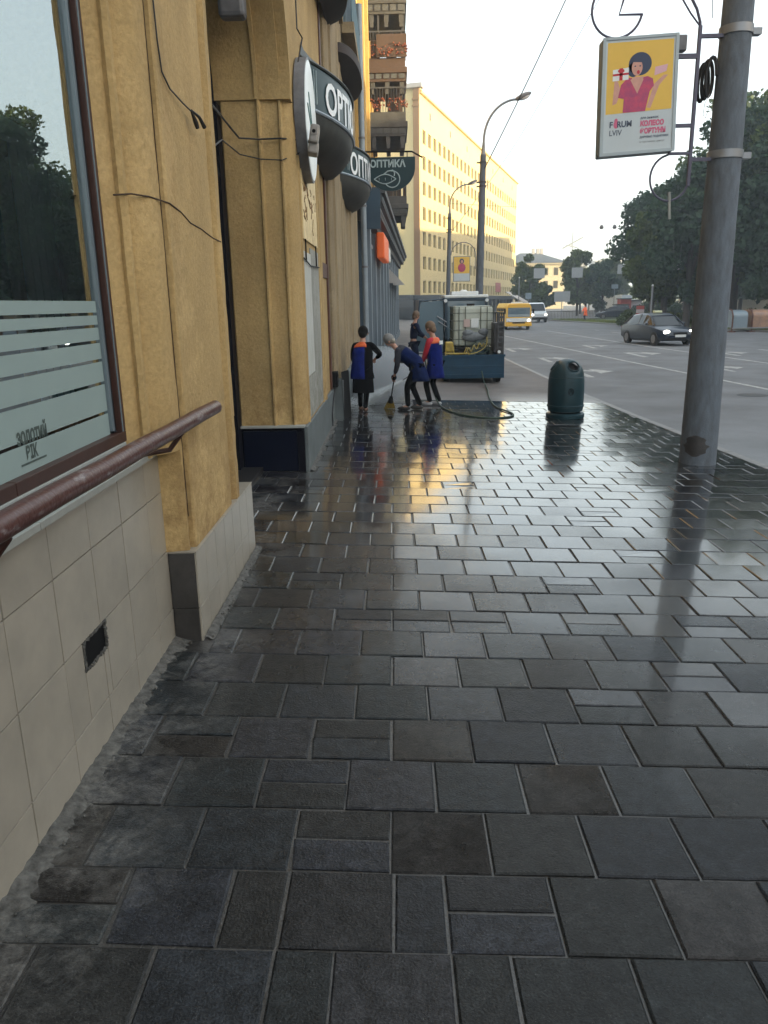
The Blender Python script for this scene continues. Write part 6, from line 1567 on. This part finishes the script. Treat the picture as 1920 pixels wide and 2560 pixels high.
# road signs seen from behind, and posts
def hang_sign(x, y, z, w, h, m_, label, post=False):
    t = thing('road_sign', label, 'sign', (x, y, z if not post else ROADZ))
    ob('sign_panel', MB().box(x-w/2, y, z-h/2, x+w/2, y+.05, z+h/2), m_, t)
    ob('sign_post' if post else 'suspension', MB().tube([(x, y+.1, ROADZ), (x, y+.1, z+h/2)], .05, 6) if post else MB().tube([(x-w*.35, y+.03, z+h/2), (x-w*.35, y+.03, z+h/2+1.2)], .012, 4).tube([(x+w*.35, y+.03, z+h/2), (x+w*.35, y+.03, z+h/2+1.2)], .012, 4), M_steel, t)
hang_sign(20.96, 60, 4.33, .8, .74, M_signp, 'small pale square sign hanging in front of the dark trees')
hang_sign(22.8, 100, 5.2, 1.35, 1.2, M_signb, 'grey square sign hanging before the rounded background tree')
hang_sign(18.1, 100, 5.2, 1.35, 1.2, M_signb, 'grey square sign hanging left, before the cream house')
hang_sign(28.4, 100, 5.5, 1.3, 1.1, M_signb, 'grey square sign hanging above the distant bright green tree')
hang_sign(20.0, 95, 2.35, 1.85, 1.2, M_signb, 'grey sign board on a post by the far verge', post=True)
hang_sign(16.0, 95, 2.5, .7, .7, M_sheltb, 'small pale blue sign on a post left of the grey board', post=True)
hang_sign(30.3, 110, 3.6, .9, .55, M_sheltb, 'small blue green sign beyond the junction', post=True)
for (x, y, h, lb) in ((17.2, 110, 5.0, 'slim grey post beside the awning of the yellow block'), (19.5, 60.5, 2.9, 'pale post standing in the verge bushes'), (34.5, 105, 3.8, 'slim post beyond the junction')):
    p = thing('signpost', lb, 'post', (x, y, ROADZ)); ob('post', MB().tube([(x, y, ROADZ), (x, y, h)], .07, 8), M_steel, p); ob('post_cap', MB().sphere((x, y, h), .09, 8, 5), M_white, p)
rb = thing('roadwork_barrier', 'red and white striped barrier board on the verge beside the trees', 'barrier', (19.0, 62, ROADZ))
for k in range(5): ob('stripe_board', MB().box(18.85, 62, ROADZ+.35+.27*k, 19.45, 62.05, ROADZ+.35+.27*k+.26), M_winred if k % 2 == 0 else M_signp, rb)
ob('leg', MB().tube([(18.95, 62.08, ROADZ), (18.95, 62.08, 1.4)], .03, 5).tube([(19.35, 62.08, ROADZ), (19.35, 62.08, 1.4)], .03, 5), M_steel, rb)
for (x, y, z, m_, lb) in ((30.2, 104, 1.9, M_winred, 'red kiosk front among the distant clutter'), (32.2, 106, 1.7, M_signp, 'pale kiosk front among the distant clutter'), (28.9, 101, 1.2, M_sheltb, 'blue kiosk panel among the distant clutter')):
    k_ = thing('street_kiosk', lb, 'kiosk', (x, y, ROADZ)); ob('walls', MB().box(x-.7, y, ROADZ, x+.7, y+1.5, z), m_, k_); ob('roof', MB().box(x-.85, y-.2, z+.001, x+.85, y+1.6, z+.12), M_canopy, k_); ob('window', MB().box(x-.45, y-.02, .6, x+.45, y-.001, 1.1), M_glassb, k_)

# ================================================================== YELLOW OFFICE BLOCK
A_ = Vector((3.25, 99.0)); B_ = Vector((26.3, 174.0)); D_ = (B_-A_).normalized(); N_ = Vector((D_.y, -D_.x)); LEN = (B_-A_).length
yb = thing('office_block', 'long yellow eight storey office block with rows of square windows', 'building', (A_.x, A_.y, ROADZ), -math.atan2(D_.x, D_.y))
# local frame: y along the front, x outwards
RZ = 26.3; FL = 2.88; Z0 = 22.2
bays = 29; bw = (LEN-2.0)/bays; wm = MB(); rev = .28
def lb_(x0, y0, z0, x1, y1, z1): wm.box(x0, y0, z0, x1, y1, z1)
rows = [(Z0-FL*k-1.55, Z0-FL*k) for k in range(8)]
prev = RZ-.5
for (zb, zt) in rows:
    lb_(-rev, 0, zt, 0, LEN, prev)
    y = 0
    for b in range(bays+1):
        ya = 1.0+bw*(b-1)+bw*.78 if b > 0 else 0; ybn = 1.0+bw*b+bw*.22 if b < bays else LEN
        lb_(-rev, ya, zb, 0, ybn, zt)
    prev = zb
lb_(-rev, 0, -.5, 0, LEN, prev)
lb_(-15, .0, -.5, -rev-.001, LEN, RZ-.5)
ob('wall', wm, M_bldY, yb, world_coords=False)
ob('end_wall', MB().box(-15, -.12, -.5, -.66, -.001, RZ-.5), M_bldY, yb, world_coords=False)
ob('corner_pier', MB().box(-.65, -.25, -.5, .06, -.002, RZ).box(-.75, -.35, RZ-1.3, .12, -.251, RZ-1.1).box(-.75, -.35, RZ-2.0, .12, -.251, RZ-1.8), M_bldcol, yb, world_coords=False)
ob('pier_cap', MB().box(-1.5, -.5, RZ+.001, .45, .6, RZ+.45), M_concr, yb, world_coords=False)
ob('roof_edge', MB().box(-14.5, 0, RZ-.499, .35, LEN+.3, RZ-.2).box(-14.5, 0, RZ-.199, .15, LEN+.1, RZ), M_bldY, yb, world_coords=False)
wmesh = MB().box(-.02, -bw*.28, -.775, 0, bw*.28, .775); wme = mesh_of('window', wmesh); wme.materials.append(M_win)
fmesh = MB().box(0, -.03, -.775, .03, .03, .775).box(0, -bw*.28, .70, .03, -.031, .775).box(0, .031, .70, .03, bw*.28, .775).box(0, -bw*.28, -.775, .03, -.031, -.72).box(0, .031, -.775, .03, bw*.28, -.72)
fme = mesh_of('window_frame', fmesh); fme.materials.append(M_cream)
for (zb, zt) in rows:
    for b in range(bays):
        w = inst('window', wme, (-rev+.03, 1.0+bw*(b+.5), (zb+zt)/2), (0, 0, 0), yb)
        inst('window_frame', fme, (.001, 0, 0), (0, 0, 0), w)
for k in range(7): ob('attic_vent', MB().box(.001, 5+11*k, 23.8, .05, 5.5+11*k, 24.6), M_win, yb, world_coords=False)
ob('red_sign', MB().box(.01, 54, 3.9, .08, 59.5, 5.6), M_winred, yb, world_coords=False)
ob('ground_floor_canopy', MB().box(.02, -3, 2.55, 3.2, LEN-3, 3.1).box(-12, -4.5, 2.7, .0, -.4, 3.15), M_canopy, yb, world_coords=False)
ob('shop_fronts', MB().box(.02, .3, -.4, .3, LEN-3, 2.54).box(-12, -1.2, -.4, -.5, -.35, 2.69), M_shopglass, yb, world_coords=False)
for k in range(18): ob('shop_column', MB().box(.31, 2+4.1*k, -.3, .6, 2.3+4.1*k, 2.54), M_canopy, yb, world_coords=False)
aw2 = thing('street_awning', 'pale sloping awning at the far end of the yellow block', 'awning', (18.9, 121, 2.3))
ob('awning_cloth', MB().add([(16.6, 119, 3.3), (17.9, 122, 3.3), (20.9, 121, 1.5), (19.6, 118, 1.5), (16.6, 119, 3.2), (17.9, 122, 3.2), (20.9, 121, 1.4), (19.6, 118, 1.4)], [(0, 1, 2, 3), (7, 6, 5, 4), (0, 4, 5, 1), (1, 5, 6, 2), (2, 6, 7, 3), (3, 7, 4, 0)]), M_concr, aw2)
ob('awning_post', MB().tube([(19.7, 118.1, ROADZ), (19.7, 118.1, 1.45)], .05, 5).tube([(20.8, 120.9, ROADZ), (20.8, 120.9, 1.45)], .05, 5), M_steel, aw2)

# house with a hipped slate roof, and distant blocks
hh = thing('hip_roofed_house', 'cream two storey house with a blue grey hipped roof behind the trees', 'house', (38, 214, ROADZ))
x0, x1, ya, yb3 = 30.5, 44.6, 210, 228
ob('wall', MB().box(x0, ya, -.4, x1, yb3, 11.3), M_cream, hh)
ob('roof', MB().add([(x0-.8, ya-.8, 11.3), (x1+.8, ya-.8, 11.3), (x1+.8, yb3+.8, 11.3), (x0-.8, yb3+.8, 11.3), (x0+3.5, ya+8, 14.2), (x1-5.5, ya+8, 14.2)], [(0, 3, 2, 1), (0, 1, 5, 4), (1, 2, 5), (2, 3, 4, 5), (3, 0, 4)]), M_roof, hh)
ob('cornice', MB().box(x0-.5, ya-.5, 10.9, x1+.5, yb3+.5, 11.299), M_cream, hh)
for xx in (37.2, 38.4, 39.4): ob('chimney', MB().box(xx, 217, 13.6, xx+.7, 218, 15.3), M_concr, hh)
for z in (1.5, 4.9, 8.2):
    for xx in (31.8, 34.2, 36.6, 39.2, 41.8):
        ob('window', MB().box(xx, ya-.06, z, xx+1.1, ya-.001, z+1.9), M_win, hh)
for (x, y, w, d, z, lb) in ((88, 352, 11.5, 12, 17.6, 'distant pale concrete block on the skyline, the taller one'), (78, 355, 9, 10, 13.6, 'distant low pale block left of the taller one on the skyline'), (62, 300, 10, 10, 15, 'distant pale block showing above the middle trees')):
    t = thing('distant_block', lb, 'building', (x+w/2, y, ROADZ)); ob('wall', MB().box(x, y, -1, x+w, y+d, z), M_concr, t)
    ob('roof_slab', MB().box(x-.4, y-.4, z+.001, x+w+.4, y+d+.4, z+.6), M_concr, t)
    for k in range(5):
        for q in range(3): ob('window', MB().box(x+.8+k*w/5.3, y-.06, z-2.6-q*3, x+.8+k*w/5.3+1.2, y-.001, z-1.0-q*3), M_win, t)
cr = thing('antenna_mast', 'thin mast with crossed arms on the skyline in the centre distance', 'mast', (66, 300, 10))
ob('mast', MB().tube([(66, 300, 12), (66.2, 300, 26)], .22, 5).tube([(62.5, 300, 20.2), (70, 300, 24.0)], .28, 5).tube([(63.8, 300, 21.4), (68, 300, 20.4)], .25, 5), M_signb, cr)

# hill on the horizon and rooftops closing the street
hl = MB(); n = 40; vs = []
for k in range(n+1):
    x = -260+18*k; z = 9+6*math.sin(k*.35)+3*math.sin(k*.9); vs += [(x, 620, -2), (x, 640, z), (x, 760, -2)]
hl.add(vs, [(3*k+j, 3*k+3+j, 3*k+4+j, 3*k+1+j) for k in range(n) for j in range(2)])
ob('hill', hl, M_leaf2, kind='structure', smooth=True)
ox2 = thing('rear_occluder', 'long plain building hidden behind the tall trees on the right', 'building', (60, 108, ROADZ))  # unseen building added so its shadow falls on the yellow block
ob('wall', MB().box(54, 66, -.4, 66, 152, 19.3), M_occl, ox2); ob('roof', MB().box(53.6, 65.6, 19.301, 66.4, 152.4, 19.7), M_roof, ox2)
for k in range(24):
    for q in range(5): ob('window', MB().box(53.95, 68+3.4*k, 1.5+3.5*q, 53.999, 69.3+3.4*k, 3.4+3.5*q), M_win, ox2)
# unseen street front added on the opposite side: it keeps the low sun off the near part of the street
ox = thing('occluder_building', 'five storey street building across the road, right of the picture', 'building', (52, 5, ROADZ))
ob('wall', MB().box(46, -75, -.4, 60, 62, 17.8), M_occl, ox); ob('roof', MB().box(45.6, -75.4, 17.801, 60.4, 62.4, 18.2), M_roof, ox)
wme2 = mesh_of('window', MB().box(-.04, -.6, -.95, 0, .6, .95)); wme2.materials.append(M_win)
for k in range(42):
    for q in range(5): inst('window', wme2, (45.995-52, -72+3.2*k-5, 1.9+3.3*q-ROADZ), (0, 0, 0), ox)

# thin morning haze
hm = vol_mat('haze_air', .0015, 0, (.86, .93, 1))
ob('haze', MB().box(-60, -90, -1.4, 140, 780, 34), hm, kind='stuff')
